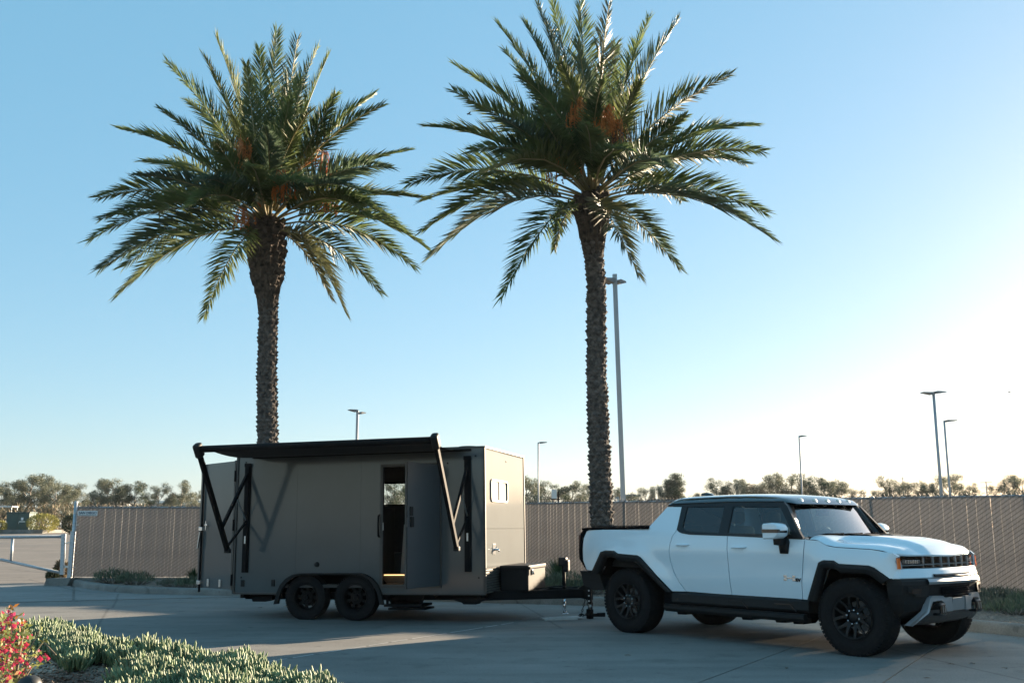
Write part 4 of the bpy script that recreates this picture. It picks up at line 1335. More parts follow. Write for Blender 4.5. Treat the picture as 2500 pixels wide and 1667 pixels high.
for z in (.56, 1.45, 2.4):
    mb = MB(); mb.cbox(.965, 1.075, .018, .075, z - .03, z + .03, .004); mb.build('rod_bracket', M['chrome'], rb)
mb = MB(); mb.bar((1.02, .07, 1.4), (1.06, .085, 1.12), .03, .015); mb.build('rod_handle', M['steel'], rb)
mb = MB(); mb.cbox(.82, .90, .02, .06, 1.5, 1.53, .004); mb.bar((.86, .05, 1.43), (.86, .05, 1.58), .02, .02); mb.build('hasp', M['chrome'], rd)
for x in (.35, .75):
    mb = MB(); mb.cbox(x - .03, x + .03, .02, .04, .50, .62, .006); mb.build('tie_hook', M['steel'], rd)
for z in (.62, 1.5, 2.3):
    mb = MB(); mb.tube([(XR - .035, -.02, z - .09), (XR - .035, -.02, z + .09)], .018, 8); mb.build('hinge', M['black_paint'], TRL)
for x, z in ((-1.536, .572), (-.987, .577)):
    mb = MB(); mb.cbox(x - .03, x + .03, -.018, 0, z - .055, z + .05, .006); mb.build('marker_lamp', M['black_plastic'], TRL)
mb = MB(); mb.smooth = True; mb.lathe([(0, -.03), (.035, -.028), (.042, 0)], 14, Matrix.Translation((-.223, 0, .86)), axis='y'); mb.build('inlet_cap', M['black_plastic'], TRL)
# awning: rail on the wall, cloth, roller, two folding arm sets
AX0, AX1, AY, AZ = -1.50, 2.315, -1.50, 2.625
mb = MB(); mb.box(-1.42, 2.37, -.035, 0.0, 2.575, 2.61); mb.build('awning_rail', M['black_paint'], TRL)
mb = MB(); mb.smooth = True
rows = []
for i in range(13):
    t = i / 12
    rows.append([(AX0 + .10 + (AX1 - AX0 - .2) * j / 8, AY * t, 2.60 + (AZ + .02 - 2.60) * t - .055 * math.sin(math.pi * t) * (1 + .1 * math.sin(j))) for j in range(9)])
mb.grid(rows); mb.grid([[(x, y, z - .006) for x, y, z in r] for r in rows][::-1])
mb.build('awning_cloth', M['awning_cloth'], TRL)
mb = MB(); mb.smooth = True; mb.tube([(AX0 + .06, AY, AZ), (AX1 - .06, AY, AZ)], .052, 16); mb.build('awning_roller', M['black_paint'], TRL)
for xa in (AX0, AX1):
    arm = empty('awning_arm', (xa, 0, 0)); arm.parent = TRL
    mb = MB(); mb.box(-.052, .052, -.03, 0, .74, 2.48); mb.box(-.06, .06, -.04, -.028, 2.44, 2.50); mb.box(-.03, .03, -.045, -.03, .76, 2.46); mb.build('wall_channel', M['black_paint'], arm)
    mb = MB(); mb.smooth = True
    hd = Matrix.Translation((0, AY, AZ + .01)) @ Matrix.Rotation(R(32), 4, 'X')
    mb.cbox(-.055, .055, -.075, .06, -.14, .085, .035, hd); mb.build('arm_head', M['black_plastic'], arm)
    mb = MB(); mb.bar((0, AY + .01, AZ - .03), (0, -.56, 1.10), .075, .055, up=(1, 0, 0)); mb.build('outer_arm', M['black_paint'], arm)
    mb = MB(); mb.bar((0, -.03, 2.335), (0, -.74, 1.47), .05, .04, up=(1, 0, 0)); mb.build('upper_strut', M['black_paint'], arm)
    mb = MB(); mb.bar((0, -.03, 1.55), (0, -.58, 1.16), .032, .026, up=(1, 0, 0)); mb.build('lower_strut', M['black_paint'], arm)
    mb = MB(); mb.bar((0, -.35, 1.93), (0, -.03, 1.57), .018, .018, up=(1, 0, 0)); mb.build('gas_strut', M['steel'], arm)
    mb = MB(); mb.cbox(-.045, .045, -.60, -.52, 1.06, 1.13, .015); mb.build('arm_foot', M['black_plastic'], arm)
    mb = MB(); mb.box(-.012, .012, -.05, -.044, 1.2, 1.32); mb.build('lock_tab', M['steel'], arm)
# folded step and corner stabilisers
mb = MB(); mb.cbox(.92, 1.55, .02, .50, .21, .25, .01); mb.cbox(.98, 1.6, .05, .46, .165, .195, .01)
mb.bar((.95, .1, .40), (.95, .1, .22), .04, .03); mb.bar((1.55, .1, .40), (1.5, .1, .22), .04, .03); mb.build('entry_step', M['black_paint'], TRL)
for x0, sx in ((2.3, 1), (-1.25, 1)):
    for y in (.25, YW - .25):
        mb = MB()
        mb.prism([(-.33, .0), (.33, .0), (.12, -.06), (.10, -.085), (-.10, -.085), (-.12, -.06)] if x0 > 0 else [(-.17, .0), (.2, .03), (.2, -.02), (.08, -.06), (-.15, -.06)], lambda x, z: (x0 + x, y - .16, .335 + z), lambda x, z: (x0 + x, y + .06, .335 + z))
        mb.build('stabiliser', M['black_paint'], TRL)
# tongue, tool box, jack, chains
for y0, y1 in ((.42, 1.10), (YW - .42, YW - 1.10)):
    mb = MB(); mb.bar((2.45, y0, .355), (3.86, y1, .355), .065, .135); mb.build('tongue_rail', M['black_paint'], TRL)
mb = MB(); mb.box(3.0, 3.05, .75, YW - .75, .33, .42); mb.box(2.62, 3.2, .72, YW - .72, .40, .412); mb.build('tongue_plate', M['black_paint'], TRL)
M['box_black'] = mat('tool_box_black', (.010, .010, .011), .55, var=.12, spec=.14)
mb = MB(); mb.cbox(2.64, 3.10, .62, 1.75, .415, .79, .02); tb_ = mb.build('tool_box', M['box_black'], TRL)
mb = MB(); mb.cbox(2.63, 3.115, .61, 1.76, .74, .81, .022); mb.build('lid', M['box_black'], tb_)
mb = MB(); mb.cbox(3.11, 3.13, .78, .86, .66, .74, .005); mb.tube([(3.135, .80, .70), (3.135, .84, .67)], .008, 6); mb.build('lock', M['chrome'], tb_)
mb = MB()
mb.prism([(3.80, .29), (3.99, .25), (3.99, .47), (3.90, .50), (3.80, .44)], lambda x, z: (x, 1.10, z), lambda x, z: (x, 1.27, z)); cpl = mb.build('coupler', M['black_paint'], TRL)
mb = MB(); mb.box(3.94, 3.985, 1.13, 1.24, .19, .52); mb.build('coupler_channel', M['black_paint'], cpl)
for z in (.24, .32, .40, .47):
    mb = MB(); mb.lathe([(0, -.016), (.012, -.014), (.014, 0)], 8, Matrix.Translation((3.96, 1.095, z)), axis='y'); mb.build('bolt', M['steel'], cpl)
JX = 3.54
mb = MB(); mb.smooth = True; mb.tube([(JX, 1.185, .28), (JX, 1.185, .80)], .030, 12); jk = mb.build('tongue_jack', M['black_paint'], TRL)
mb = MB(); mb.cbox(JX - .07, JX + .06, 1.11, 1.26, .78, .915, .02); mb.cbox(JX + .0, JX + .095, 1.12, 1.25, .69, .88, .025); mb.build('motor_head', M['black_plastic'], jk)
mb = MB(); mb.smooth = True; mb.tube([(JX, 1.185, .28), (JX, 1.185, .045)], .024, 12); mb.lathe([(.0, .032), (.06, .034), (.062, .046), (.028, .05)], 16, Matrix.Translation((JX, 1.185, 0))); mb.build('leg', M['chrome'], jk)
mb = MB(); mb.smooth = True; mb.tube([(3.12, 1.02, .43), (3.3, 1.08, .45), (3.5, 1.12, .47), (3.7, 1.1, .45), (3.8, 1.15, .46)], .010, 6); mb.tube([(3.2, 1.3, .43), (3.4, 1.25, .46), (3.75, 1.22, .44)], .012, 6); mb.build('cable', M['black_plastic'], TRL)


def chain(pts, r=.018):
    mb = MB(); mb.smooth = True
    pts = [Vector(p) for p in pts]
    seg = []
    for a, b in zip(pts, pts[1:]):
        n = max(1, int((b - a).length / (r * 1.9)))
        for k in range(n): seg.append((a.lerp(b, k / n), a.lerp(b, (k + 1) / n)))
    for i, (a, b) in enumerate(seg):
        d = (b - a).normalized(); c = (a + b) / 2
        s = d.cross(Vector((1, .3, 0) if i % 2 else (.3, -1, 0)))
        s.normalize()
        loop = []
        for k in range(9):
            t = 2 * math.pi * k / 8
            loop.append(c + d * math.cos(t) * r * 1.25 + s * math.sin(t) * r * .7)
        mb.tube(loop, .0055, 4, cap=False)
    return mb


for y, dx in ((1.12, -.05), (1.25, .02)):
    chain([(3.90, y, .28), (3.90 + dx, y, .12), (3.88 + dx, y - .02, .03), (3.84 + dx, y - .05, .02), (3.94 + dx, y - .07, .025), (3.90 + dx, y - .1, .05), (3.86 + dx, y - .06, .03)]).build('safety_chain', M['black_paint'], TRL)
mb = MB(); mb.smooth = True; mb.tube([(3.95, 1.2, .28), (3.99, 1.2, .2), (3.98, 1.18, .1), (3.92, 1.15, .03)], .012, 7); mb.build('breakaway_cable', M['black_plastic'], TRL)

# loose things on the ground by the tongue
M['board'] = mat('white_board', (.50, .49, .47), .7, var=.15, scale=10)
pd = empty('jack_pad', (.80, 16.40, 0), (0, 0, R(12)), 'pale weathered board pad under the trailer jack foot', 'pad')
mb = MB(); mb.cbox(-.32, .22, -.14, .16, .0, .022, .004); mb.build('lower_board', M['board'], pd)
mb = MB(); mb.cbox(-.2, .3, -.11, .12, .0225, .034, .003, Matrix.Rotation(.12, 4, 'Z')); mb.build('upper_board', M['board'], pd)
hm = empty('ball_mount', (1.26, 16.53, 0), (0, 0, R(28)), 'black tow ball mount lying on the concrete behind the truck', 'tow hitch')
mb = MB(); mb.bar((.0, 0, .055), (.27, 0, .045), .05, .05); mb.cbox(.14, .27, -.028, .028, .035, .085, .005); mb.build('shank', M['black_paint'], hm)
mb = MB(); mb.cbox(-.05, .03, -.05, .05, 0.0, .15, .01); mb.build('drop_bracket', M['black_paint'], hm)
mb = MB(); mb.smooth = True; mb.lathe([(.018, .12), (.016, .155), (.022, .165), (.027, .18), (.022, .20), (.0, .207)], 14); mb.lathe([(.0, .0), (.04, .0), (.045, .02), (.03, .05)], 12); mb.build('ball', M['steel'], hm)
# ================================================================== PICKUP TRUCK
TRK = empty('pickup_truck', (2.40, 15.05, 0), (0, 0, R(-48.64)), 'white off-road pickup truck with black trim parked in front of trailer', 'truck')
WB = 3.445
M['roof_gloss'] = mat('roof_gloss', (.012, .014, .017), .08, var=.05, coat=1.0, spec=1.0)
M['seat'] = mat('truck_seat', (.10, .105, .11), .7, var=.1)
M['dash'] = mat('dashboard', (.05, .055, .06), .6, var=.1)
M['reflector'] = mat('lamp_reflector', (.55, .57, .60), .15, metal=.9, var=.1)
M['lamp_grey'] = mat('lamp_grey', (.42, .44, .45), .25, var=.15, scale=30, coat=.4)
M['tail_lens'] = mat('tail_lens', (.06, .006, .006), .2, var=.1, coat=.5)
M['strip_white'] = mat('light_strip', (.42, .46, .49), .3, var=.05, coat=.3)
M['skid_dark'] = mat('skid_dark', (.075, .078, .08), .5, metal=.2, var=.1)
M['lens_white'] = mat('marker_lens', (.75, .70, .62), .15, var=.05, coat=.5)


def lerp_tab(t, x):
    if x <= t[0][0]: return t[0][1]
    for (a, va), (b, vb) in zip(t, t[1:]):
        if x <= b: return va + (vb - va) * (x - a) / (b - a)
    return t[-1][1]


ARCH_R = [(-.64, .815), (-.43, 1.095), (-.36, 1.112), (-.19, 1.108), (-.12, 1.072), (.24, 1.056), (.30, 1.03), (.80, .592)]
ARCH_F = [(2.885, .592), (3.09, 1.035), (3.14, 1.058), (3.28, 1.057), (3.335, 1.022), (3.70, 1.012), (3.76, .99), (3.905, .87)]


def seg_dist(p, L):
    m = 9
    for a, b in zip(L, L[1:]):
        dx, dy = b[0] - a[0], b[1] - a[1]
        t = max(0, min(1, ((p[0] - a[0]) * dx + (p[1] - a[1]) * dy) / (dx * dx + dy * dy)))
        m = min(m, math.hypot(p[0] - a[0] - dx * t, p[1] - a[1] - dy * t))
    return m


YT = [(.45, .975), (.60, 1.005), (.78, 1.038), (.95, 1.045), (1.08, 1.058), (1.16, 1.062), (1.22, 1.052), (1.36, 1.035)]


def Yb(x, z):
    y = lerp_tab(YT, z) if z <= 1.36 else 1.035 - (z - 1.36) * .42
    if x > 3.45: y -= .11 * ((x - 3.45) / .55) ** 2
    if x < -.4: y -= .07 * ((-.4 - x) / .6) ** 2
    if z < 1.36:
        d = min(seg_dist((x, z), ARCH_R), seg_dist((x, z), ARCH_F))
        if d < .20: k = 1 - d / .20; y += .034 * k * k * (3 - 2 * k)
    return y


zh_tab = [(2.93, 1.298), (3.05, 1.292), (3.17, 1.236), (3.3, 1.215), (3.72, 1.198), (3.95, 1.168), (4.03, 1.125)]
zh = lambda x: lerp_tab(zh_tab, x)


def panel(name, outline, s, m, parent=TRK, step=.07, off=0.0, skirt=.03, holes=()):
    mb = MB(); mb.smooth = True
    mb.sheet(outline, lambda x, z: (x, s * (Yb(x, z) + off), z), step=step, skirt=(0, -s * skirt, 0) if skirt else None, holes=holes, flip=s > 0)
    return mb.build(name, m, parent, recalc=False)


RD_ARC = [(.895, 1.40), (.835, 1.32), (.80, 1.22), (.785, 1.12), (.80, .98), (.85, .84), (.92, .72), (1.02, .605)]
for s in (-1, 1):
    # rear quarter / bed side
    q = [(-.905, .96), (-.83, .83), (-.64, .822)] + [(x, z + .004) for x, z in ARCH_R[1:-1]] + [(.805, .598), (1.012, .603)] + [(x - .005, z) for x, z in RD_ARC[::-1][1:]] + [(.893, 1.712), (.635, 1.716), (.40, 1.455), (.33, 1.425), (-.76, 1.408), (-.83, 1.38), (-.885, 1.28)]
    panel('bed_side', q, s, M['white_paint'])
    # doors
    q = [(x + .005, z) for x, z in RD_ARC] + [(1.748, .594), (1.742, 1.0), (1.736, 1.331), (1.13, 1.345), (1.0, 1.362)]
    d1 = panel('rear_door', q, s, M['white_paint'])
    q = [(1.759, .594), (2.79, .594), (2.80, .8), (2.85, 1.1), (2.875, 1.297), (1.747, 1.331), (1.753, 1.0)]
    d2 = panel('front_door', q, s, M['white_paint'])
    # front fender
    q = [(2.802, .594), (2.881, .594)] + [(x, z + .004) for x, z in ARCH_F[1:-1]] + [(3.91, .876), (4.0, .885), (4.015, .93), (3.985, 1.03), (3.975, 1.10), (4.01, 1.115), (3.95, 1.155), (3.72, 1.19), (3.3, 1.207), (3.175, 1.226), (3.06, 1.283), (2.885, 1.293), (2.862, 1.1), (2.812, .8)]
    panel('fender', q, s, M['white_paint'])
    # handles: a recessed cup and a strap
    for dd_, hx, hz in ((d1, 1.02, 1.205), (d2, 1.93, 1.185)):
        mb = MB(); mb.smooth = True
        y = Yb(hx, hz)
        mb.tube([(hx - .115, s * (y - .004), hz - .004), (hx - .08, s * (y + .020), hz), (hx + .06, s * (y + .024), hz + .003), (hx + .112, s * (y - .002), hz + .006)], [.012, .019, .019, .012], 8, flat=.55)
        mb.build('handle', M['white_paint'], dd_)
        mb = MB(); mb.smooth = True; mb.lathe([(.0, .002), (.045, .003), (.055, .006)], 16, Matrix.Translation((hx, s * (y + .0), hz - .012)) @ Matrix.Diagonal((1.2, s, .45, 1)), axis='y'); mb.build('handle_cup', M['white_paint'], dd_)
    # black greenhouse surround with openings
    G = [(.897, 1.41), (.94, 1.378), (1.0, 1.360), (1.13, 1.343), (1.74, 1.33), (2.84, 1.296), (2.86, 1.31), (2.56, 1.70), (2.50, 1.752), (1.6, 1.764), (.66, 1.752), (.64, 1.722), (.89, 1.718)]
    H1 = [(.985, 1.712), (1.605, 1.708), (1.605, 1.372), (1.15, 1.385), (1.03, 1.405), (.985, 1.44)]
    H2 = [(1.745, 1.706), (2.455, 1.692), (2.53, 1.60), (2.70, 1.37), (2.69, 1.352), (1.745, 1.368)]
    panel('window_surround', G, s, M['pillar_black'], off=.004, skirt=.04, holes=[H1, H2])
    panel('rear_window', H1, s, M['tint_glass'], off=-.008, skirt=.004)
    panel('front_window', H2, s, M['side_glass'], off=-.008, skirt=.004)
    # roof drip rail / black side header
    mb = MB(); mb.smooth = True
    mb.tube([(.70, s * (Yb(.7, 1.745) - .0), 1.752), (1.6, s * Yb(1.6, 1.76), 1.765), (2.5, s * Yb(2.5, 1.75), 1.753)], .010, 6); mb.build('roof_rail', M['black_plastic'], TRK)
    # flares
    for A, nm in ((ARCH_R, 'r'), (ARCH_F, 'f')):
        cx = 0 if nm == 'r' else WB
        out_, in_, lip = [], [], []
        for x, z in A:
            d = Vector((cx - x, .50 - z)); d = d.normalized() if d.length > 0 else d
            out_.append((x, z)); in_.append((x + d.x * .085, z + d.y * .085)); lip.append((x + d.x * .105, z + d.y * .105))
        mb = MB()
        yo = lambda x, z, k: s * (Yb(x, z) + k)
        rows = [[(x, yo(x, z, -.005), z) for x, z in out_],
                [(x, yo(x, z, .034), z - .003) for x, z in out_],
                [((a[0] + b[0]) / 2, yo(*a, .042), (a[1] + b[1]) / 2) for a, b in zip(out_, in_)],
                [(b[0], yo(*a, .030), b[1]) for a, b in zip(out_, in_)],
                [(c[0], yo(*a, .005), c[1]) for a, c in zip(out_, lip)],
                [(c[0], yo(*a, -.06), c[1]) for a, c in zip(out_, lip)]]
        mb.grid(rows)
        mb.build('wheel_flare', M['black_plastic'], TRK, recalc=False)
        mb = MB()
        mb.grid([[(c[0], s * .98, c[1]) for c in lip], [(c[0], s * .62, c[1]) for c in lip]])
        mb.poly([(c[0], s * .62, c[1]) for c in lip] + [(lip[-1][0], s * .62, .35), (lip[0][0], s * .62, .35)])
        mb.build('wheel_liner', M['black_matte'], TRK)
    # rear black end with lamp strip
    q = [(-.985, 1.34), (-1.0, .98), (-.84, .822), (-.835, .83), (-.91, .96), (-.892, 1.285), (-.835, 1.385), (-.765, 1.412), (-.80, 1.425), (-.93, 1.395)]
    panel('rear_trim', q, s, M['black_matte'], off=.003)
    mb = MB(); mb.cbox(-1.005, -.975, s * .80, s * .985, 1.0, 1.33, .008) if s > 0 else mb.cbox(-1.005, -.975, -.985, -.80, 1.0, 1.33, .008)
    mb.build('tail_lamp', M['tail_lens'], TRK)
    # bed rail cap
    mb = MB(); mb.prism([(1.035, 1.405), (1.03, 1.435), (.90, 1.445), (.88, 1.40)], lambda y, z: (-.92, s * (y - .03), z - .008), lambda y, z: (.40, s * y, z + .012)); mb.build('bed_rail', M['black_matte'], TRK)
    mb = MB(); mb.bar((-.70, s * .96, 1.452), (.36, s * .96, 1.462), .04, .014); mb.build('cargo_track', M['black_plastic'], TRK)
    # rocker and step
    mb = MB()
    mb.prism([(1.0, .60), (1.045, .565), (1.05, .47), (1.02, .44), (.80, .42), (.80, .60)], lambda y, z: (.80, s * y, z), lambda y, z: (2.885, s * y, z)); mb.build('rocker', M['black_plastic'], TRK)
    mb = MB()
    mb.prism([(1.055, .435), (1.09, .41), (1.09, .375), (1.05, .335), (.92, .325), (.92, .43)], lambda y, z: (.64, s * (y - .06), z - .005), lambda y, z: (2.83, s * (y - .01), z - .01)); mb.build('rock_rail', M['black_plastic'], TRK)
    for x0 in (1.72, 2.42):
        mb = MB(); mb.prism([(x0, .535), (x0 + .22, .535), (x0 + .31, .45), (x0 + .30, .445), (x0 + .215, .52), (x0, .52)], lambda x, z: (x, s * 1.035, z), lambda x, z: (x, s * 1.058, z)); mb.build('step_trim', M['black_gloss'], TRK)
    mb = MB(); mb.box(.86, .92, min(s * 1.04, s * 1.052), max(s * 1.04, s * 1.052), .50, .512); mb.build('vent_slot', M['black_gloss'], TRK)
    # mirror
    mr = empty('side_mirror', (2.60, s * 1.02, 1.22)); mr.parent = TRK
    mb = MB(); mb.smooth = True
    mb.prism([(-.06, -.12), (.055, -.12), (.075, .02), (.05, .075), (-.03, .06), (-.085, .06)], lambda x, z: (x, s * .0, z + .02), lambda x, z: (x * .92, s * .06, z * .95 + .02)); mb.build('mirror_base', M['black_plastic'], mr)
    mb = MB(); mb.prism([(-.05, -.02), (.05, -.02), (.06, .12), (-.06, .12)], lambda x, z: (x - .02, s * .04, z + .02), lambda x, z: (x - .02, s * .16, z + .03)); mb.build('mirror_stalk', M['black_plastic'], mr)
    cap = [(-.115, .075), (.06, .085), (.115, .125), (.13, .21), (.095, .258), (.03, .275), (-.10, .268), (-.118, .25)]
    mb = MB(); mb.smooth = True
    lay = [(.10, .96), (.125, 1.0), (.27, 1.0), (.30, .93), (.305, .85)]
    cxm, czm = 0.0, .175
    rows = []
    for dy, k in lay: rows.append([(cxm + (x - cxm) * k - .02, s * dy, czm + (z - czm) * k) for x, z in cap + cap[:1]])
    mb.grid(rows); mb.poly(rows[-1][:-1]); mb.poly(rows[0][:-1]); mb.build('mirror_shell', M['white_paint'], mr)
    mb = MB()
    for zz0, zz1 in ((.155, .197), ):
        rows = []
        for dy, k in ((.12, 1.012), (.273, 1.012), (.304, .945), (.31, .86)):
            rows.append([(-.02 + x * k, s * dy, z) for x, z in ((-.121, zz0), (-.121, zz1))] + [(-.02 + .125 * k, s * dy, zz1), (-.02 + .121 * k, s * dy, zz0), (-.02 - .121 * k, s * dy, zz0)])
        mb.grid(rows); mb.poly(rows[-1][:-1])
    mb.build('mirror_band', M['black_gloss'], mr)

# ---- hood
def xf(y):
    a = abs(y)
    return 4.125 - .03 * (min(a, .52) / .52) ** 2 - (.125 * ((a - .52) / .45) ** 1.5 if a > .52 else 0)


zc_tab = [(2.90, 1.338), (3.1, 1.347), (3.4, 1.342), (3.65, 1.325), (3.85, 1.292), (4.0, 1.245), (4.07, 1.205), (4.11, 1.165), (4.14, 1.128)]


def hood_z(x, y):
    a = abs(y)
    edge = zh(min(x, 4.03))
    sh = edge + .05 - .02 * max(0, (x - 3.8) / .3)
    t = max(0, min(1, (a - .42) / .16))
    zc = lerp_tab(zc_tab, x) - .012 * (a / .4) ** 2 * .5
    z = zc + (sh - zc) * t
    if a > .80: k = min(1, (a - .80) / .2); z = sh + (edge - sh) * k * k
    k = max(0, min(1, 1 - (xf(y * .98) - x) / .13)); k = k ** 2.2
    return z + (1.121 - z) * k


rows = []
us = [i / 26 for i in range(27)]
cols = [-1, -.985, -.955, -.91, -.86, -.80, -.72, -.64, -.58, -.53, -.48, -.42, -.36, -.28, -.18, -.08, 0, .08, .18, .28, .36, .42, .48, .53, .58, .64, .72, .80, .86, .91, .955, .985, 1]
for u in us:
    r = []
    for c in cols:
        x1 = xf(c * .98)
        x = 2.945 + .03 * (1 - abs(c)) + (x1 - 2.975) * u
        if abs(c) == 1: x = min(x, 4.0 if u == 1 else x)
        yb = Yb(x, zh(x)) + .003
        y = c * yb
        r.append((x, y, hood_z(x, c)))
    rows.append(r)
mb = MB(); mb.smooth = True; mb.grid(rows); mb.grid([[(x, y, z - .02) for x, y, z in rows[-1]], rows[-1]])
mb.build('hood', M['white_paint'], TRK, recalc=False)
for y in (-.27, .27):    # raised louvres by the windshield
    mb = MB(); mb.prism([(0, 0), (.03, .022), (.24, .018), (.30, 0)], lambda x, z: (3.10 + x, y - .13, hood_z(3.2, y) - .004 + z), lambda x, z: (3.10 + x, y + .13, hood_z(3.2, y) - .004 + z)); mb.build('hood_vent', M['black_plastic'], TRK)
# cowl
mb = MB(); mb.smooth = True
mb.grid([[(x - .05 * (y / .9) ** 2, y, z - .02 * (y / .9) ** 2) for y in [-.95 + i * .1 for i in range(20)]] for x, z in ((2.80, 1.318), (2.86, 1.33), (2.95, 1.325), (3.02, 1.318))])
mb.build('cowl', M['black_plastic'], TRK)
for s in (-1, 1):
    mb = MB(); mb.smooth = True
    mb.sheet([(2.878, 1.30), (3.05, 1.292), (2.96, 1.322), (2.86, 1.33)], lambda x, z: (x, s * (1.03 - (z - 1.29) * 2.2), z), step=.05); mb.build('cowl_corner', M['black_gloss'], TRK)
text_mesh('trim_mark', '2X', .036, M['white_print'], TRK, Matrix.Translation((2.905, -1.034, 1.306)) @ Matrix.Rotation(R(-12), 4, 'X') @ FRONT, sx=1.3)
# ---- windshield and pillars
def ws(t, v):
    """t 0 top .. 1 bottom, v -1..1 across"""
    hw = .70 + (.90 - .70) * t
    x = 2.575 + (2.84 - 2.575) * t - (.055 + .03 * t) * v * v
    z = 1.722 + (1.322 - 1.722) * t
    return (x, v * hw, z)


mb = MB(); mb.smooth = True; mb.grid([[ws(i / 6, -1 + j / 7) for j in range(15)] for i in range(7)])
wsd = mb.build('windshield', M['wind_glass'], TRK)
for s in (-1, 1):
    mb = MB(); mb.smooth = True
    rows = []
    for i in range(7):
        t = i / 6
        a = Vector(ws(t, s)); b = Vector((2.505 + (2.80 - 2.505) * t, 0, 1.745 + (1.30 - 1.745) * t)); b.y = s * (Yb(b.x, b.z) + .006)
        m = a.lerp(b, .5) + Vector((.018, s * .018, 0))
        rows.append([a + Vector((-.02, 0, -.01)), a + Vector((.006, s * .004, 0)), m, b])
    mb.grid(rows); mb.build('a_pillar', M['pillar_black'], TRK)
# frit band at the top of the glass, mirror, wipers
mb = MB(); mb.grid([[tuple(Vector(ws(t, -1 + j / 7)) + Vector((-.006, 0, -.004))) for j in range(15)] for t in (0, .10)]); mb.build('frit_band', M['black_matte'], TRK)
for v0, L_ in ((-.78, .50), (-.28, .52), (.28, .50)):
    mb = MB(); mb.smooth = True
    a = Vector(ws(1.0, v0)) + Vector((.04, 0, .01)); b = Vector(ws(.93, v0 + L_ / .9)) + Vector((.025, 0, .012))
    mb.tube([a, a.lerp(b, .4) + Vector((.01, 0, .012)), b], [.014, .012, .006], 6)
    mb.bar(a.lerp(b, .1) + Vector((.0, 0, -.004)), b + Vector((0, .1, 0)), .012, .02)
    mb.build('wiper', M['black_matte'], TRK)
mb = MB(); mb.cbox(2.48, 2.52, -.15, .15, 1.58, 1.665, .015); mb.cbox(2.50, 2.56, -.03, .03, 1.63, 1.72, .01); mb.build('rear_view_mirror', M['black_plastic'], TRK)
# ---- roof
prof = [(-1, 0.0), (-.975, .028), (-.94, .06), (-.88, .082), (-.75, .098), (-.5, .112), (-.25, .119), (0, .121), (.25, .119), (.5, .112), (.75, .098), (.88, .082), (.94, .06), (.975, .028), (1, 0.0)]
rows = []
for x, zb_, k in ((.635, 1.742, .0), (.65, 1.748, .35), (.70, 1.752, .75), (.80, 1.756, .95), (1.0, 1.758, 1.0), (1.3, 1.762, 1.0), (1.62, 1.764, 1.0), (1.9, 1.763, .97), (2.15, 1.760, .90), (2.35, 1.757, .78), (2.48, 1.752, .55), (2.55, 1.742, .28), (2.60, 1.727, .03)):
    yy = Yb(x, zb_) + .002 if x < 2.5 else Yb(2.5, zb_) + .002 - (x - 2.5) * 1.55
    rows.append([(x + (.03 * (1 - p * p) if x > 2.4 else (-.02 * (1 - p * p) if x < .8 else 0)), p * yy, zb_ + dz * k) for p, dz in prof])
mb = MB(); mb.smooth = True; mb.grid(rows); mb.build('roof', M['roof_gloss'], TRK, recalc=False)
for y in (-.56, -.28, 0, .28, .56):
    mb = MB(); mb.smooth = True
    xx = 2.565 - .05 * (y / .7) ** 2
    mb.lathe([(0, .022), (.03, .018), (.04, .0)], 12, Matrix.Translation((xx + .01, y, 1.772)) @ Matrix.Rotation(R(55), 4, 'Y')); mb.build('marker_light', M['lens_white'], TRK)
mb = MB(); mb.smooth = True
mb.prism([(-.11, 0), (.14, 0), (.06, .05), (-.02, .072), (-.10, .062)], lambda x, z: (.66 + x, -.03, 1.862 + z), lambda x, z: (.66 + x, .03, 1.862 + z)); mb.build('antenna_fin', M['black_gloss'], TRK)
# ---- cab rear, bed box, tailgate, rear bumper, hitch receiver
mb = MB(); mb.grid([[(.70, -.80, 1.80), (.70, .80, 1.80)], [(.63, -.88, 1.46), (.63, .88, 1.46)]]); mb.build('back_window', M['tint_glass'], TRK)
mb = MB(); mb.box(.58, .62, -.98, .98, .62, 1.46); mb.build('cab_back', M['white_paint'], TRK)
mb = MB(); mb.box(-.95, .58, -.86, .86, .88, .92); mb.build('bed_floor', M['black_plastic'], TRK)
for s in (-1, 1):
    mb = MB(); mb.box(-.95, .58, min(s * .86, s * .88), max(s * .86, s * .88), .92, 1.41); mb.build('bed_liner', M['black_plastic'], TRK)
mb = MB(); mb.cbox(-1.0, -.94, -.86, .86, .82, 1.42, .015); mb.build('tailgate', M['white_paint'], TRK)
mb = MB(); mb.cbox(-1.012, -1.0, -.78, .78, 1.08, 1.30, .004); mb.build('tailgate_panel', M['black_gloss'], TRK)
mb = MB(); mb.smooth = False
mb.prism([(-.99, .80), (-.60, .80), (-.58, .70), (-.50, .55), (-.72, .54), (-.93, .60)], lambda x, z: (x, -.97, z), lambda x, z: (x, .97, z)); mb.build('rear_bumper', M['black_plastic'], TRK)
mb = MB(); mb.cbox(-.985, -.80, -.99, .99, .785, .808, .006); mb.build('bumper_step', M['black_plastic'], TRK)
mb = MB(); mb.box(-.95, -.6, -.05, .05, .44, .54); mb.build('hitch_receiver', M['black_paint'], TRK)
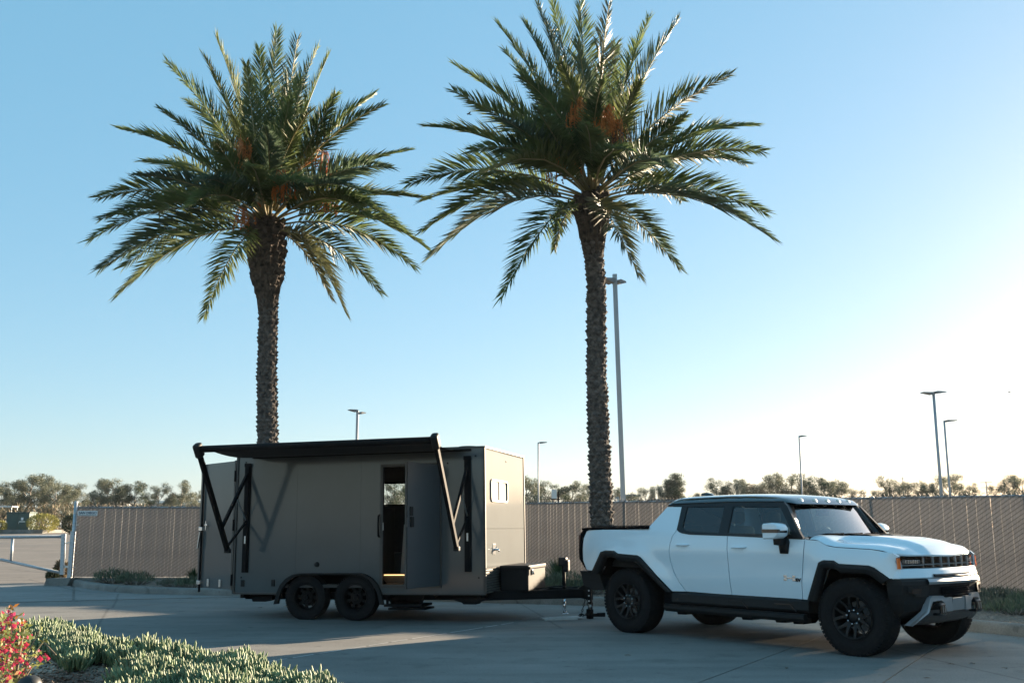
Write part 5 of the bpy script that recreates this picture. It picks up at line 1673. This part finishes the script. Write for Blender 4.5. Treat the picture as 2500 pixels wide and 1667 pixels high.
# ---- underbody
mb = MB()
mb.box(-.55, 3.95, -.60, .60, .40, .62); mb.build('underbody', M['black_matte'], TRK)
mb = MB(); mb.box(.62, 2.86, -.99, .99, .38, .60); mb.build('battery_tray', M['black_matte'], TRK)
for x in (0, WB):
    mb = MB(); mb.tube([(x, -.85, .43), (x, .85, .43)], .05, 8); mb.build('drive_shaft', M['black_matte'], TRK)
    for s in (-1, 1):
        mb = MB(); mb.bar((x - .3, s * .4, .40), (x, s * .8, .36), .07, .05); mb.bar((x + .25, s * .4, .40), (x, s * .8, .36), .07, .05); mb.build('control_arm', M['black_matte'], TRK)
for x in (.85, 1.3, 1.9, 2.4, 2.65):
    mb = MB(); mb.prism([(-.12, .36), (.12, .36), (.05, .29), (-.09, .285)], lambda u, z: (x + u, -.88, z), lambda u, z: (x + u, -.62, z)); mb.build('skid_bracket', M['black_matte'], TRK)
# ---- front end
def fascia(name, layers, m, ymax=.965, back=None, n=28, close=True):
    """layers: (z, x offset from the nose curve, half width)"""
    mb = MB(); mb.smooth = False
    rows = []
    for z, off, hw in layers:
        r = []
        if back is not None: r.append((back, -hw - .02, z))
        for i in range(n + 1):
            y = -hw + 2 * hw * i / n
            r.append((xf(y) + off, y, z))
        if back is not None: r.append((back, hw + .02, z))
        rows.append(r)
    mb.grid(rows)
    return mb.build(name, m, TRK, recalc=False)


o = fascia('lamp_bar', [(1.118, -.012, .955), (1.108, -.03, .955), (.985, -.03, .93), (.97, .0, .92)], M['black_gloss'])
# lower white band under the light bar
fascia('grille_panel', [(.985, -.015, .90), (.978, .012, .93), (.955, .022, .955), (.885, .045, .965), (.874, .04, .965), (.87, .0, .96)], M['white_paint'], back=3.93)
fascia('grille_slot', [(.916, .037, .46), (.914, .048, .455), (.884, .056, .455), (.880, .045, .46)], M['black_matte'])
for z in (.892, .905):
    fascia('slot_bar', [(z, .058, .45), (z + .004, .062, .45), (z + .006, .056, .45)], M['black_gloss'])
fascia('bumper_lip', [(.872, .03, .60), (.866, .075, .61), (.835, .095, .62), (.808, .085, .61), (.800, .05, .60)], M['skid'], n=24)
fascia('front_bumper', [(.872, .03, .965), (.845, .06, .965), (.80, .066, .965), (.70, .045, .955), (.60, .035, .93), (.52, .0, .90), (.45, -.10, .86), (.40, -.22, .82)], M['black_plastic'], back=3.86)
fascia('lower_grille', [(.775, .058, .36), (.77, .068, .36), (.655, .058, .34), (.65, .04, .34)], M['black_matte'])
for z in (.675, .70, .725, .75):
    fascia('grille_bar', [(z, .066, .34), (z + .006, .075, .34), (z + .012, .066, .34)], M['black_gloss'])
for s in (-1, 1):       # fog lamp recess
    mb = MB(); pl = [(.60, .79), (.90, .785), (.905, .74), (.80, .685), (.62, .67)]
    mb.prism([(s * y, z) for y, z in pl], lambda y, z: (xf(y) + .055, y, z), lambda y, z: (xf(y) + .075, y, z)); mb.build('fog_recess', M['black_plastic'], TRK)
    mb = MB(); mb.prism([(s * .72, .765), (s * .86, .762), (s * .86, .715), (s * .74, .715)], lambda y, z: (xf(y) + .076, y, z), lambda y, z: (xf(y) + .082, y, z)); mb.build('fog_lamp', M['black_gloss'], TRK)
# skid plate: silver frame with centre plate
fascia('skid_plate', [(.52, .015, .60), (.46, .02, .62), (.39, -.05, .66), (.345, -.16, .70), (.335, -.40, .66)], M['skid_dark'], n=16)
fascia('plate_mount', [(.645, .075, .145), (.64, .085, .145), (.505, .07, .155), (.50, .05, .155)], M['skid'], n=6)
for s in (-1, 1):
    mb = MB()
    # bracket rising outside the hook, dropping to the skid plate
    pl = [(.17, .655), (.27, .655), (.31, .645), (.36, .675), (.57, .68), (.61, .655), (.70, .52), (.80, .36), (.74, .35), (.65, .50), (.57, .62), (.40, .628), (.335, .595), (.30, .50), (.17, .50)]
    mb.prism([(s * y, z) for y, z in pl], lambda y, z: (xf(y) + .03 - max(0, .5 - z) * .9, y, z), lambda y, z: (xf(y) + .088 - max(0, .5 - z) * .9, y, z)); mb.build('skid_bracket', M['skid'], TRK)
    hk = MB(); hk.smooth = False
    y0 = s * .45
    x0 = xf(y0)
    hk.cbox(x0 + .03, x0 + .13, y0 - .055, y0 + .055, .565, .60, .01); hk.cbox(x0 + .03, x0 + .13, y0 - .055, y0 + .055, .46, .49, .01)
    hk.cbox(x0 + .105, x0 + .14, y0 - .05, y0 + .05, .47, .59, .012); hk.build('tow_hook', M['black_gloss'], TRK)
    mb = MB(); mb.box(x0 + .138, x0 + .143, y0 - .03, y0 - .015, .50, .57); mb.box(x0 + .138, x0 + .143, y0 + .02, y0 + .035, .50, .57); mb.build('hook_pin', M['steel'], TRK)
# headlights and the lit segments between them
for s in (-1, 1):
    ha = [(.545, 1.098), (.90, 1.098), (.925, .995), (.545, .995)]
    mb = MB(); mb.prism([(s * y, z) for y, z in ha], lambda y, z: (xf(y) - .028, y, z), lambda y, z: (xf(y) - .022, y, z)); hl = mb.build('headlight', M['black_gloss'], TRK)
    for k in range(9):
        yy = s * (.57 + k * .034)
        mb = MB(); mb.cbox(xf(yy) - .022, xf(yy) - .010, yy - .011, yy + .011, 1.035, 1.075, .003); mb.build('lamp_cell', M['reflector'], hl)
    mb = MB(); mb.prism([(s * y, z) for y, z in ((.545, 1.026), (.90, 1.024), (.905, 1.010), (.545, 1.012))], lambda y, z: (xf(y) - .02, y, z), lambda y, z: (xf(y) - .002, y, z)); mb.build('chrome_strip', M['strip_white'], hl)
    mb = MB(); pl = [(.545, 1.112), (.95, 1.112), (.965, 1.06), (.93, .98), (.545, .985)]
    mb.prism([(s * y, z) for y, z in pl], lambda y, z: (xf(y) - .004, y, z), lambda y, z: (xf(y) + .002, y, z)); mb.build('lamp_lens', M['lens'], hl)
    mb = MB()
    rows = []
    for t in (0, .5, 1):
        rows.append([(3.992 + .025 * t + .02 * (1.10 - z) * 2, s * (.982 - .022 * t - .02 * t * t), z) for z in (1.10, 1.06, 1.01, .98)])
    mb.grid(rows); mb.build('turn_signal', M['orange_lens'], hl)
    mb = MB()
    mb.tube([(xf(s * .93) + .005, s * .93, 1.10), (xf(s * .915) + .008, s * .915, 1.04), (xf(s * .90) + .006, s * .90, .975)], .012, 6); mb.build('lamp_edge', M['strip_white'], hl)
for k in range(6):
    y0, y1 = -.535 + k * .179 + .006, -.535 + (k + 1) * .179 - .006
    sg_ = [(y0, .998), (y1, .998), (y1, 1.102), (y0, 1.102)]
    mb = MB(); mb.prism(sg_, lambda y, z: (xf(y) - .028, y, z), lambda y, z: (xf(y) - .020, y, z)); sgm = mb.build('light_segment', M['black_gloss'], TRK)
    mb = MB(); mb.prism([(y0 + .004, 1.034), (y1 - .004, 1.034), (y1 - .006, 1.098), (y0 + .006, 1.098)], lambda y, z: (xf(y) - .019, y, z), lambda y, z: (xf(y) - .014, y, z)); mb.build('light_insert', M['lamp_grey'], sgm)
    mb = MB(); mb.prism([(y0, 1.018), (y1, 1.018), (y1, 1.032), (y0, 1.032)], lambda y, z: (xf(y) - .02, y, z), lambda y, z: (xf(y) + .0, y, z)); mb.build('chrome_strip', M['strip_white'], sgm)
    mb = MB(); mb.prism([(y0, .99), (y1, .99), (y1, 1.11), (y0, 1.11)], lambda y, z: (xf(y) - .004, y, z), lambda y, z: (xf(y) + .001, y, z)); mb.build('lens', M['lens'], sgm)
    mb = MB(); mb.bar((xf(y1) + .001, y1 + .006, .992), (xf(y1) + .001, y1 + .006, 1.11), .005, .006, up=(1, 0, 0)); mb.build('divider', M['strip_white'], sgm)
# badge: winged bar emblem with dark EV letters
mb = MB()
bx, bz = 2.655, .835
y = -(Yb(bx, bz)) - .0
for dx in (-.075, .045):
    mb.cbox(bx + dx - .022, bx + dx + .022, y - .008, y + .004, bz + .012, bz + .038, .003); mb.cbox(bx + dx - .022, bx + dx + .022, y - .008, y + .004, bz - .03, bz - .006, .003)
    mb.cbox(bx + dx - .012, bx + dx + .012, y - .007, y + .004, bz - .02, bz + .03, .002)
mb.cbox(bx - .075, bx + .045, y - .007, y + .004, bz - .004, bz + .012, .002)
bd = mb.build('badge', M['chrome'], TRK)
text_mesh('badge_letters', 'EV', .05, M['black_gloss'], TRK, Matrix.Translation((bx + .105, y - .006, bz - .018)) @ Matrix.Shear('XZ', 4, (.0, .0)) @ FRONT, extrude=.003, bold=.003, sx=1.25)
# ---- interior
mb = MB(); mb.prism([(2.35, 1.0), (2.35, 1.27), (2.42, 1.315), (2.80, 1.318), (2.82, 1.0)], lambda x, z: (x, -.92, z), lambda x, z: (x, .92, z)); mb.build('dashboard', M['dash'], TRK)
mb = MB(); mb.box(2.40, 2.42, -.25, .35, 1.29, 1.40); mb.build('screen', M['black_gloss'], TRK)
mb = MB(); mb.smooth = True
mt = Matrix.Translation((2.22, .42, 1.27)) @ Matrix.Rotation(R(-68), 4, 'Y')
mb.lathe([(.165, 0), (.178, .014), (.19, 0), (.178, -.014)], 24, mt, close=True); mb.bar(mt @ Vector((-.16, 0, 0)), mt @ Vector((.16, 0, 0)), .03, .02); mb.build('steering_wheel', M['dash'], TRK)
for x, y in ((1.75, -.42), (1.75, .42), (.90, -.45), (.90, .45)):
    mb = MB(); mb.smooth = True
    mb.cbox(x - .25, x + .27, y - .25, y + .25, .80, .98, .05)
    mb.cbox(x - .34, x - .17, y - .24, y + .24, .95, 1.46, .06)
    mb.cbox(x - .36, x - .24, y - .13, y + .13, 1.49, 1.66, .05)
    mb.build('seat', M['seat'], TRK)
mb = MB(); mb.box(.64, 2.75, -.95, .95, .62, .66); mb.build('cabin_floor', M['dash'], TRK)

# ---- wheels
TK_TYRE = torus_tire(.438, .305, .238, 58)
mb = MB(); mb.smooth = True
mb.lathe([(.236, -.135), (.243, -.150), (.236, -.152), (.222, -.13), (.210, -.07), (.205, .0), (.205, .12), (.23, .14)], 48, axis='y')
mb.smooth = False
for i in range(6):      # split Y spokes
    a = 2 * math.pi * i / 6 + .26
    for da in (-.22, .22):
        hub = lambda r, ang, y: (r * math.cos(ang), y, r * math.sin(ang))
        p0, p1, p2 = hub(.085, a + da * .55, -.105), hub(.16, a + da * .9, -.125), hub(.226, a + da * 1.35, -.138)
        mb.bar(p0, p1, .036, .03, up=(0, 1, 0)); mb.bar(p1, p2, .028, .024, up=(0, 1, 0))
    mb.bar((.08 * math.cos(a), -.10, .08 * math.sin(a)), (.13 * math.cos(a), -.115, .13 * math.sin(a)), .05, .03, up=(0, 1, 0))
mb.smooth = True
mb.lathe([(0, -.118), (.045, -.118), (.055, -.112), (.06, -.10), (.105, -.098), (.115, -.085), (.11, -.05)], 28, axis='y')
TK_RIM = mb.mesh('rim', M['rim_black'], True)
mb = MB(); mb.smooth = True
mb.lathe([(.175, .02), (.175, .05), (.03, .05)], 30, axis='y'); TK_DISC = mb.mesh('brake_disc', M['galv'], True)
mb = MB(); mb.smooth = True; mb.lathe([(0, -.032), (.008, -.031), (.0105, -.025), (.0105, 0)], 10, axis='y'); LUG = mb.mesh('lug_nut', M['chrome'], True)
for x, y, rot in ((0, -.905, 0), (WB, -.905, 0), (0, .905, math.pi), (WB, .905, math.pi)):
    w_ = empty('wheel', (x, y, .43)); w_.parent = TRK
    w_.rotation_euler = (0, random.uniform(0, 1), rot)
    link('tyre', TK_TYRE, w_); rm = link('rim', TK_RIM, w_); link('brake_disc', TK_DISC, w_)
    for k in range(8):
        a = 2 * math.pi * k / 8 + .2
        link('lug_nut', LUG, rm, (.078 * math.cos(a), -.10, .078 * math.sin(a)))
# ================================================================== PLANTS IN THE FENCE BED
random.seed(77)
M['strap_leaf'] = mat('strap_leaf', (.030, .062, .026), .45, var=.35, scale=5, trans=.2, c2=(.06, .10, .04))
M['rosemary'] = mat('groundcover_leaf', (.055, .085, .050), .6, var=.4, scale=5, trans=.2, c2=(.11, .14, .085))
M['grey_leaf'] = mat('grey_groundcover', (.11, .12, .085), .7, var=.4, scale=5, trans=.15)


def ground_pt(px, py, z=0.0):
    g = at(px, py, 1.0)
    t = (z - CAM_H) / (g.z - CAM_H)
    return Vector((g.x * t, t, z))


def strap_plant(px, py, h, n, label):
    p = ground_pt(px, py, .12)
    o = empty('strap_leaf_plant', p, label=label, cat='plant')
    for part in range(2):
        mb = MB()
        for i in range(n // 2):
            a = random.uniform(0, 6.28); lean = random.uniform(.1, .95); L = h * random.uniform(.75, 1.15)
            d = Vector((math.cos(a), math.sin(a), 0)); s = Vector((-d.y, d.x, 0)) * random.uniform(.012, .02)
            q = []
            for t in (0, .35, .7, 1.0):
                q.append(d * (.04 + lean * L * .75 * t ** 1.5) + Vector((0, 0, L * (t - .28 * lean * t ** 2.6) * (1 - .15 * lean))))
            v = []
            for t, c in zip((1, 1.1, .75, .08), q): v.append((mb.vert(c - s * t), mb.vert(c + s * t)))
            for (a0, b0), (a1, b1) in zip(v, v[1:]): mb.face((a0, b0, b1, a1))
        mb.build('blade_cluster', M['strap_leaf'], o)
    return o


strap_plant(393, 1408, .62, 110, 'spiky strap-leaved plant in the bed before the left fence')
strap_plant(1362, 1432, .72, 100, 'spiky strap-leaved plant behind the trailer tool box')
strap_plant(470, 1418, .34, 60, 'small strap-leaved plant next to the open rear door')


def clump(px, py, w, h, label, m, n=650, name='low_shrub'):
    p = ground_pt(px, py, .12)
    o = empty(name, p, label=label, cat='shrub', group='low shrubs in the fence bed')
    mb = MB(); st = MB()
    for i in range(n):
        a = random.uniform(0, 6.28); r = math.sqrt(random.random())
        b = Vector((math.cos(a) * r * w / 2, math.sin(a) * r * w * .4, 0))
        top = h * (1 - .55 * r * r) * random.uniform(.35, 1.0)
        d = Vector((b.x, b.y, 0)) * .5 + Vector((random.gauss(0, .3), random.gauss(0, .3), .8))
        leaf(mb, b + Vector((0, 0, top)), d, random.uniform(.05, .12), .016)
        if i % 14 == 0: st.tube([b * .4, b + Vector((0, 0, top))], [.006, .003], 3, cap=False)
    mb.build('foliage', m, o); st.build('stems', M['dark_bark'], o)
    return o


clump(275, 1424, .95, .34, 'dark low shrub at the left end of the fence bed', M['rosemary'], 900)
clump(330, 1428, .9, .30, 'low green shrub just left of the spiky plant in the left bed', M['rosemary'], 800)
clump(425, 1432, .8, .16, 'thin grey low shrub right of the spiky plant in the left bed', M['grey_leaf'], 500)
clump(468, 1436, .7, .24, 'low shrub beside the bottom of the open rear door', M['rosemary'], 600)
clump(1325, 1448, .9, .46, 'dark green shrub behind the tool box of the trailer', M['rosemary'], 1100)
clump(1385, 1450, 1.0, .44, 'dark green shrub behind the jack motor of the trailer', M['rosemary'], 1100)
clump(1440, 1452, .9, .40, 'dark green shrub behind the truck rear bumper', M['rosemary'], 900)
clump(2425, 1488, .8, .16, 'low grey-green shrub by the right front wheel beyond the kerb', M['grey_leaf'], 600)
clump(2480, 1500, .9, .20, 'green low shrub at the right picture edge by the kerb', M['rosemary'], 700)
clump(2440, 1468, 1.2, .22, 'wide low grey shrub against the fence foot at right', M['grey_leaf'], 1200)
clump(2530, 1480, 1.0, .24, 'low green shrub just beyond the right edge', M['rosemary'], 900)
# stones and bark chips along the kerb
mb = MB()
def pebble(mb, p, r):
    a = random.uniform(0, 3.1)
    q = [Vector((math.cos(a + k * 1.57) * r * random.uniform(.7, 1.2), math.sin(a + k * 1.57) * r * random.uniform(.6, 1), random.uniform(-.1, .1) * r)) for k in range(4)]
    t = Vector((0, 0, r * random.uniform(.35, .7)))
    i = [mb.vert(p + x) for x in q] + [mb.vert(p + t)]
    for k in range(4): mb.face((i[k], i[(k + 1) % 4], i[4]))


for i in range(6500):
    k = random.randrange(8, len(KIN) - 2)
    a, b = KIN[k], KIN[k + 1]
    d = (b - a); n_ = Vector((-d.y, d.x)).normalized()
    q = a.lerp(b, random.random()) + n_ * (.02 + 2.6 * random.random() ** 1.7)
    pebble(mb, Vector((q.x, q.y, hill(q.x, q.y) + .004)), random.uniform(.012, .032))
for i in range(900):
    k = random.randrange(4, len(KP) - 6)
    a, b = KP[k], KP[k + 1]
    d = (b - a); n_ = Vector((d.y, -d.x)).normalized()
    q = a.lerp(b, random.random()) + n_ * (.01 + .35 * random.random() ** 3)
    pebble(mb, Vector((q.x, q.y, .012 if q.x < -5.5 else .002)), random.uniform(.006, .014))
tag(mb.build('bed_gravel', M['stone']), 'small stones and bark chips covering the bed along the kerb', 'gravel', kind='stuff')

# ================================================================== FOREGROUND BED
EDGE = [(-.45, 4.0), (-.62, 5.2), (-.82, 6.0), (-1.12, 6.6), (-1.9, 7.45), (-2.3, 7.75), (-2.6, 8.2), (-3.4, 9.5), (-4.4, 10.2), (-5.6, 10.6), (-8.5, 11.2)]


def edge_d(x, y): return seg_dist((x, y), EDGE)


def berm(x, y):
    k = min(1, edge_d(x, y) / .25); k = k * k * (3 - 2 * k)
    return -.02 + .44 * k + .03 * math.sin(3 * x + y) * k


mb = MB(); mb.smooth = True
mb.sheet([(x + .12, y + .10) for x, y in EDGE] + [(-8.5, 3.0), (-.6, 3.0)], lambda x, y: (x, y, berm(x, y) if edge_d(x, y) > .02 or True else 0), step=.16)
tag(mb.build('foreground_bed', M['mulch']), kind='structure')


def inpoly(p, o):
    r = False
    for i in range(len(o)):
        a, b = o[i], o[i - 1]
        if (a[1] > p[1]) != (b[1] > p[1]) and p[0] < (b[0] - a[0]) * (p[1] - a[1]) / (b[1] - a[1]) + a[0]: r = not r
    return r


def to_px(p):
    c, s = math.cos(PITCH), math.sin(PITCH)
    z = p.z - CAM_H
    d = p.y * c + z * s; u = -p.y * s + z * c
    return (1250 + FPX * p.x / d, 833.5 - FPX * u / d)


M['chalk'] = mat('chalk_stick_leaf', (.11, .165, .085), .55, var=.4, scale=9, trans=.15, c2=(.20, .26, .13))
M['chalk_dark'] = mat('chalk_stick_blue', (.10, .16, .14), .55, var=.25, scale=7, trans=.1)


def fingers(mb, base, n, h):
    for k in range(n):
        a = random.uniform(0, 6.28); tilt = random.uniform(.05, .95)
        d = Vector((math.cos(a) * tilt, math.sin(a) * tilt, 1)).normalized()
        L = h * random.uniform(.55, 1.1); r = random.uniform(.0062, .0086)
        p = base + Vector((math.cos(a) * .02, math.sin(a) * .02, random.uniform(0, h * .5)))
        up = Vector((0, 0, 1))
        q = [p, p + d * L * .5, p + d * L * .85 + up * L * .05, p + d * L * .95 + up * L * .12]
        mb.tube(q, [r * .7, r * 1.05, r * 1.0, r * .25], 5, cap=False)


PA = [(40, 1560), (130, 1556), (200, 1560), (290, 1592), (345, 1622), (330, 1634), (262, 1622), (225, 1618), (195, 1636), (160, 1636), (140, 1612), (60, 1592)]
PB = [(275, 1720), (272, 1668), (335, 1642), (400, 1618), (470, 1628), (560, 1644), (660, 1670), (740, 1698), (800, 1730), (820, 1900), (265, 1900)]
PC = [(340, 1608), (380, 1590), (440, 1612), (430, 1632), (345, 1634)]
for nm, poly, cnt, hh, lab in (('ground_cover', PA, 950, .10, 'upper patch of pale finger-leaved succulent ground cover by red flowers'), ('ground_cover', PB, 2000, .10, 'lower patch of pale finger-leaved succulent ground cover along the bottom edge'), ('ground_cover', PC, 90, .14, 'small taller tuft of succulents sticking up behind the lower patch')):
    mb = MB(); mb.smooth = True
    got = tries = 0
    bx0, bx1 = min(q[0] for q in poly), max(q[0] for q in poly); by0, by1 = min(q[1] for q in poly), max(q[1] for q in poly)
    while got < cnt and tries < 20000:
        tries += 1
        q = (random.uniform(bx0, bx1), random.uniform(by0, min(by1, 1790)))
        if not inpoly(q, poly): continue
        p = ground_pt(*q, .42)
        x, y = p.x, p.y
        if y > lerp_tab([(e[0], e[1]) for e in EDGE[::-1]], x) + .02: continue
        p.z = berm(x, y)
        clumpy = .5 + .5 * math.sin(x * 9 + 1.3 * math.sin(y * 7)) * math.sin(y * 8 + x * 2)
        if random.random() > .35 + .65 * clumpy: continue
        fingers(mb, p + Vector((0, 0, .03 * clumpy)), random.randint(6, 9), hh * (.75 + .5 * clumpy))
        got += 1
    tag(mb.build(nm, M['chalk'], recalc=False), lab, 'succulents', kind='stuff')

# bark mulch chips
mb = MB()
for i in range(2600):
    px = (random.uniform(-20, 420), random.uniform(1585, 1700))
    if inpoly(px, PB): continue
    p = ground_pt(*px, .42); x, y = p.x, p.y
    if y > lerp_tab([(e[0], e[1]) for e in EDGE[::-1]], x) - .05: continue
    p.z = berm(x, y) + .006
    a = random.uniform(0, 6.28); L = random.uniform(.012, .05); w = random.uniform(.004, .011)
    mt = Matrix.Translation(p) @ Matrix.Rotation(a, 4, 'Z') @ Matrix.Rotation(random.gauss(0, .25), 4, 'Y') @ Matrix.Rotation(random.gauss(0, .3), 4, 'X')
    mb.box(-L, L, -w, w, -.002, .003, mt)
tag(mb.build('bark_mulch', M['chip']), 'shredded bark chips between succulents and flowers', 'mulch', kind='stuff')

# flowering shrub
M['petal'] = mat('pink_bract', (.40, .018, .06), .5, var=.4, scale=14, trans=.3, c2=(.62, .06, .14))
M['flower_leaf'] = mat('flower_leaf', (.12, .17, .05), .5, var=.45, scale=5, trans=.3, c2=(.24, .27, .09))
M['orange_leaf'] = mat('orange_leaf', (.33, .14, .03), .6, var=.3, scale=5, trans=.3)
M['stem'] = mat('flower_stem', (.20, .16, .10), .7, var=.2)
random.seed(31)
base = ground_pt(35, 1690, .42); base.z = berm(base.x, base.y)
fs = empty('flowering_shrub', base, label='red and pink flowering shrub at the lower left corner', cat='flower shrub')


def flower(c, r, par):
    mb = MB()
    ax = (Vector((random.gauss(0, .6), -1.0 + random.gauss(0, .5), random.gauss(.4, .5)))).normalized()
    u = ax.cross(Vector((0, 0, 1))).normalized(); v = ax.cross(u)
    for k in range(4):
        a = k * 1.57 + random.uniform(-.3, .3)
        d = (u * math.cos(a) + v * math.sin(a)); s = ax.cross(d)
        q = [c, c + d * r * .5 + s * r * .5 + ax * r * .3, c + d * r * 1.05 + ax * r * .45, c + d * r * .5 - s * r * .5 + ax * r * .3]
        i = [mb.vert(x - base) for x in q]; mb.face(i)
    mb.build('flower', M['petal'], par)


spots = []
for i in range(150):
    px, py = random.gauss(22, 28), random.uniform(1492, 1668)
    if px > 105 - abs(py - 1600) * .45: px = random.uniform(-30, 60)
    spots.append((px, py))
spots += [(96, 1590), (110, 1600), (118, 1607), (100, 1606), (60, 1648), (48, 1640), (23, 1655)]
for px, py in spots:
    D = random.uniform(6.35, 7.0)
    flower(at(px, py, D), random.uniform(.012, .022), fs)
mb = MB(); mo = MB(); ms_ = MB()
for i in range(900):
    px, py = random.gauss(15, 38), random.uniform(1500, 1675)
    if px > 100 - abs(py - 1600) * .5: continue
    c = at(px, py, random.uniform(6.3, 7.1))
    leaf(mo if random.random() < .14 else mb, c - base, Vector((random.gauss(0, 1), random.gauss(0, .8), random.gauss(.3, .7))), random.uniform(.025, .055), random.uniform(.014, .026))
for px, py in ((95, 1590), (115, 1605), (60, 1535), (50, 1512), (100, 1530), (110, 1560), (92, 1620), (50, 1650), (25, 1478), (20, 1490), (70, 1600)):
    e = at(px, py, 6.7) - base
    ms_.tube([Vector((0, 0, .0)), e * .5 + Vector((0, 0, .05)), e], [.006, .005, .003], 4, cap=False)
    for k in range(5):
        leaf(mb if px != 25 else mo, e + rvec() * .03, rvec(), random.uniform(.03, .055), .02)
mb.build('leaves', M['flower_leaf'], fs); mo.build('autumn_leaves', M['orange_leaf'], fs); ms_.build('stems', M['stem'], fs)

# path light, pipe cap, dry twig
M['hood_dark'] = mat('path_light_hood', (.025, .028, .030), .5, var=.2, scale=15, metal=.2)
p = at(70, 1690, 6.25); p.z = berm(p.x, p.y)
tz = at(70, 1647, 6.25).z - p.z
pl_ = empty('path_light', p, label='dark dome-topped path light at the bottom edge near the flowers', cat='garden lamp')
mb = MB(); mb.smooth = True; mb.lathe([(0, tz), (.03, tz - .004), (.055, tz - .018), (.07, tz - .045), (.074, tz - .09), (.072, tz - .10), (.05, tz - .095)], 24); mb.build('hood', M['hood_dark'], pl_)
mb = MB(); mb.smooth = True; mb.tube([(0, 0, -.05), (0, 0, tz - .06)], .022, 10); mb.build('stem', M['hood_dark'], pl_)
M['pvc'] = mat('white_pvc', (.62, .62, .58), .5, var=.08)
p = ground_pt(338, 1618, .46)
pc = empty('pipe_cap', p, (0, 0, .3), 'small white plastic pipe cap lying between the succulent patches', 'pipe cap')
mb = MB(); mb.smooth = True; mb.lathe([(.0, .05), (.022, .05), (.024, .045), (.024, -.03), (.020, -.03), (.02, .04), (0, .042)], 14, Matrix.Rotation(R(75), 4, 'Y')); mb.build('cap', M['pvc'], pc)
mb = MB(); mb.smooth = True; mb.tube([(.02, 0, .0), (.11, .02, .0)], .016, 10); mb.build('pipe', M['pvc'], pc)
tw = empty('dry_twig', ground_pt(120, 1600, .45), label='pale forked dry twig leaning among the upper succulents', cat='twig')
b0 = Vector(tw.location)
mb = MB(); mb.smooth = True
mb.tube([at(136, 1597, 7.4) - b0, at(118, 1578, 7.5) - b0, at(113, 1573, 7.5) - b0], [.006, .005, .004], 5); mb.build('main_stem', M['stem'], tw)
mb = MB(); mb.tube([at(113, 1573, 7.5) - b0, at(101, 1569, 7.5) - b0], [.004, .002], 4); mb.build('fork', M['stem'], tw)
mb = MB(); mb.tube([at(113, 1573, 7.5) - b0, at(109, 1565, 7.5) - b0], [.004, .002], 4); mb.build('fork', M['stem'], tw)

# ================================================================== AIR
hz = bpy.data.materials.new('haze_air'); hz.use_nodes = True
hn = hz.node_tree
hn.nodes.remove(hn.nodes['Principled BSDF'])
pv = hn.nodes.new('ShaderNodeVolumePrincipled')
pv.inputs['Color'].default_value = (.86, .91, .95, 1)
pv.inputs['Density'].default_value = .0001
pv.inputs['Anisotropy'].default_value = .2
hn.links.new(pv.outputs[0], hn.nodes['Material Output'].inputs['Volume'])
mb = MB(); mb.box(-1600, 1600, -100, 1600, -1.2, 24)
tag(mb.build('haze', hz), 'thin pale haze filling the air over the whole yard', 'haze', kind='stuff')
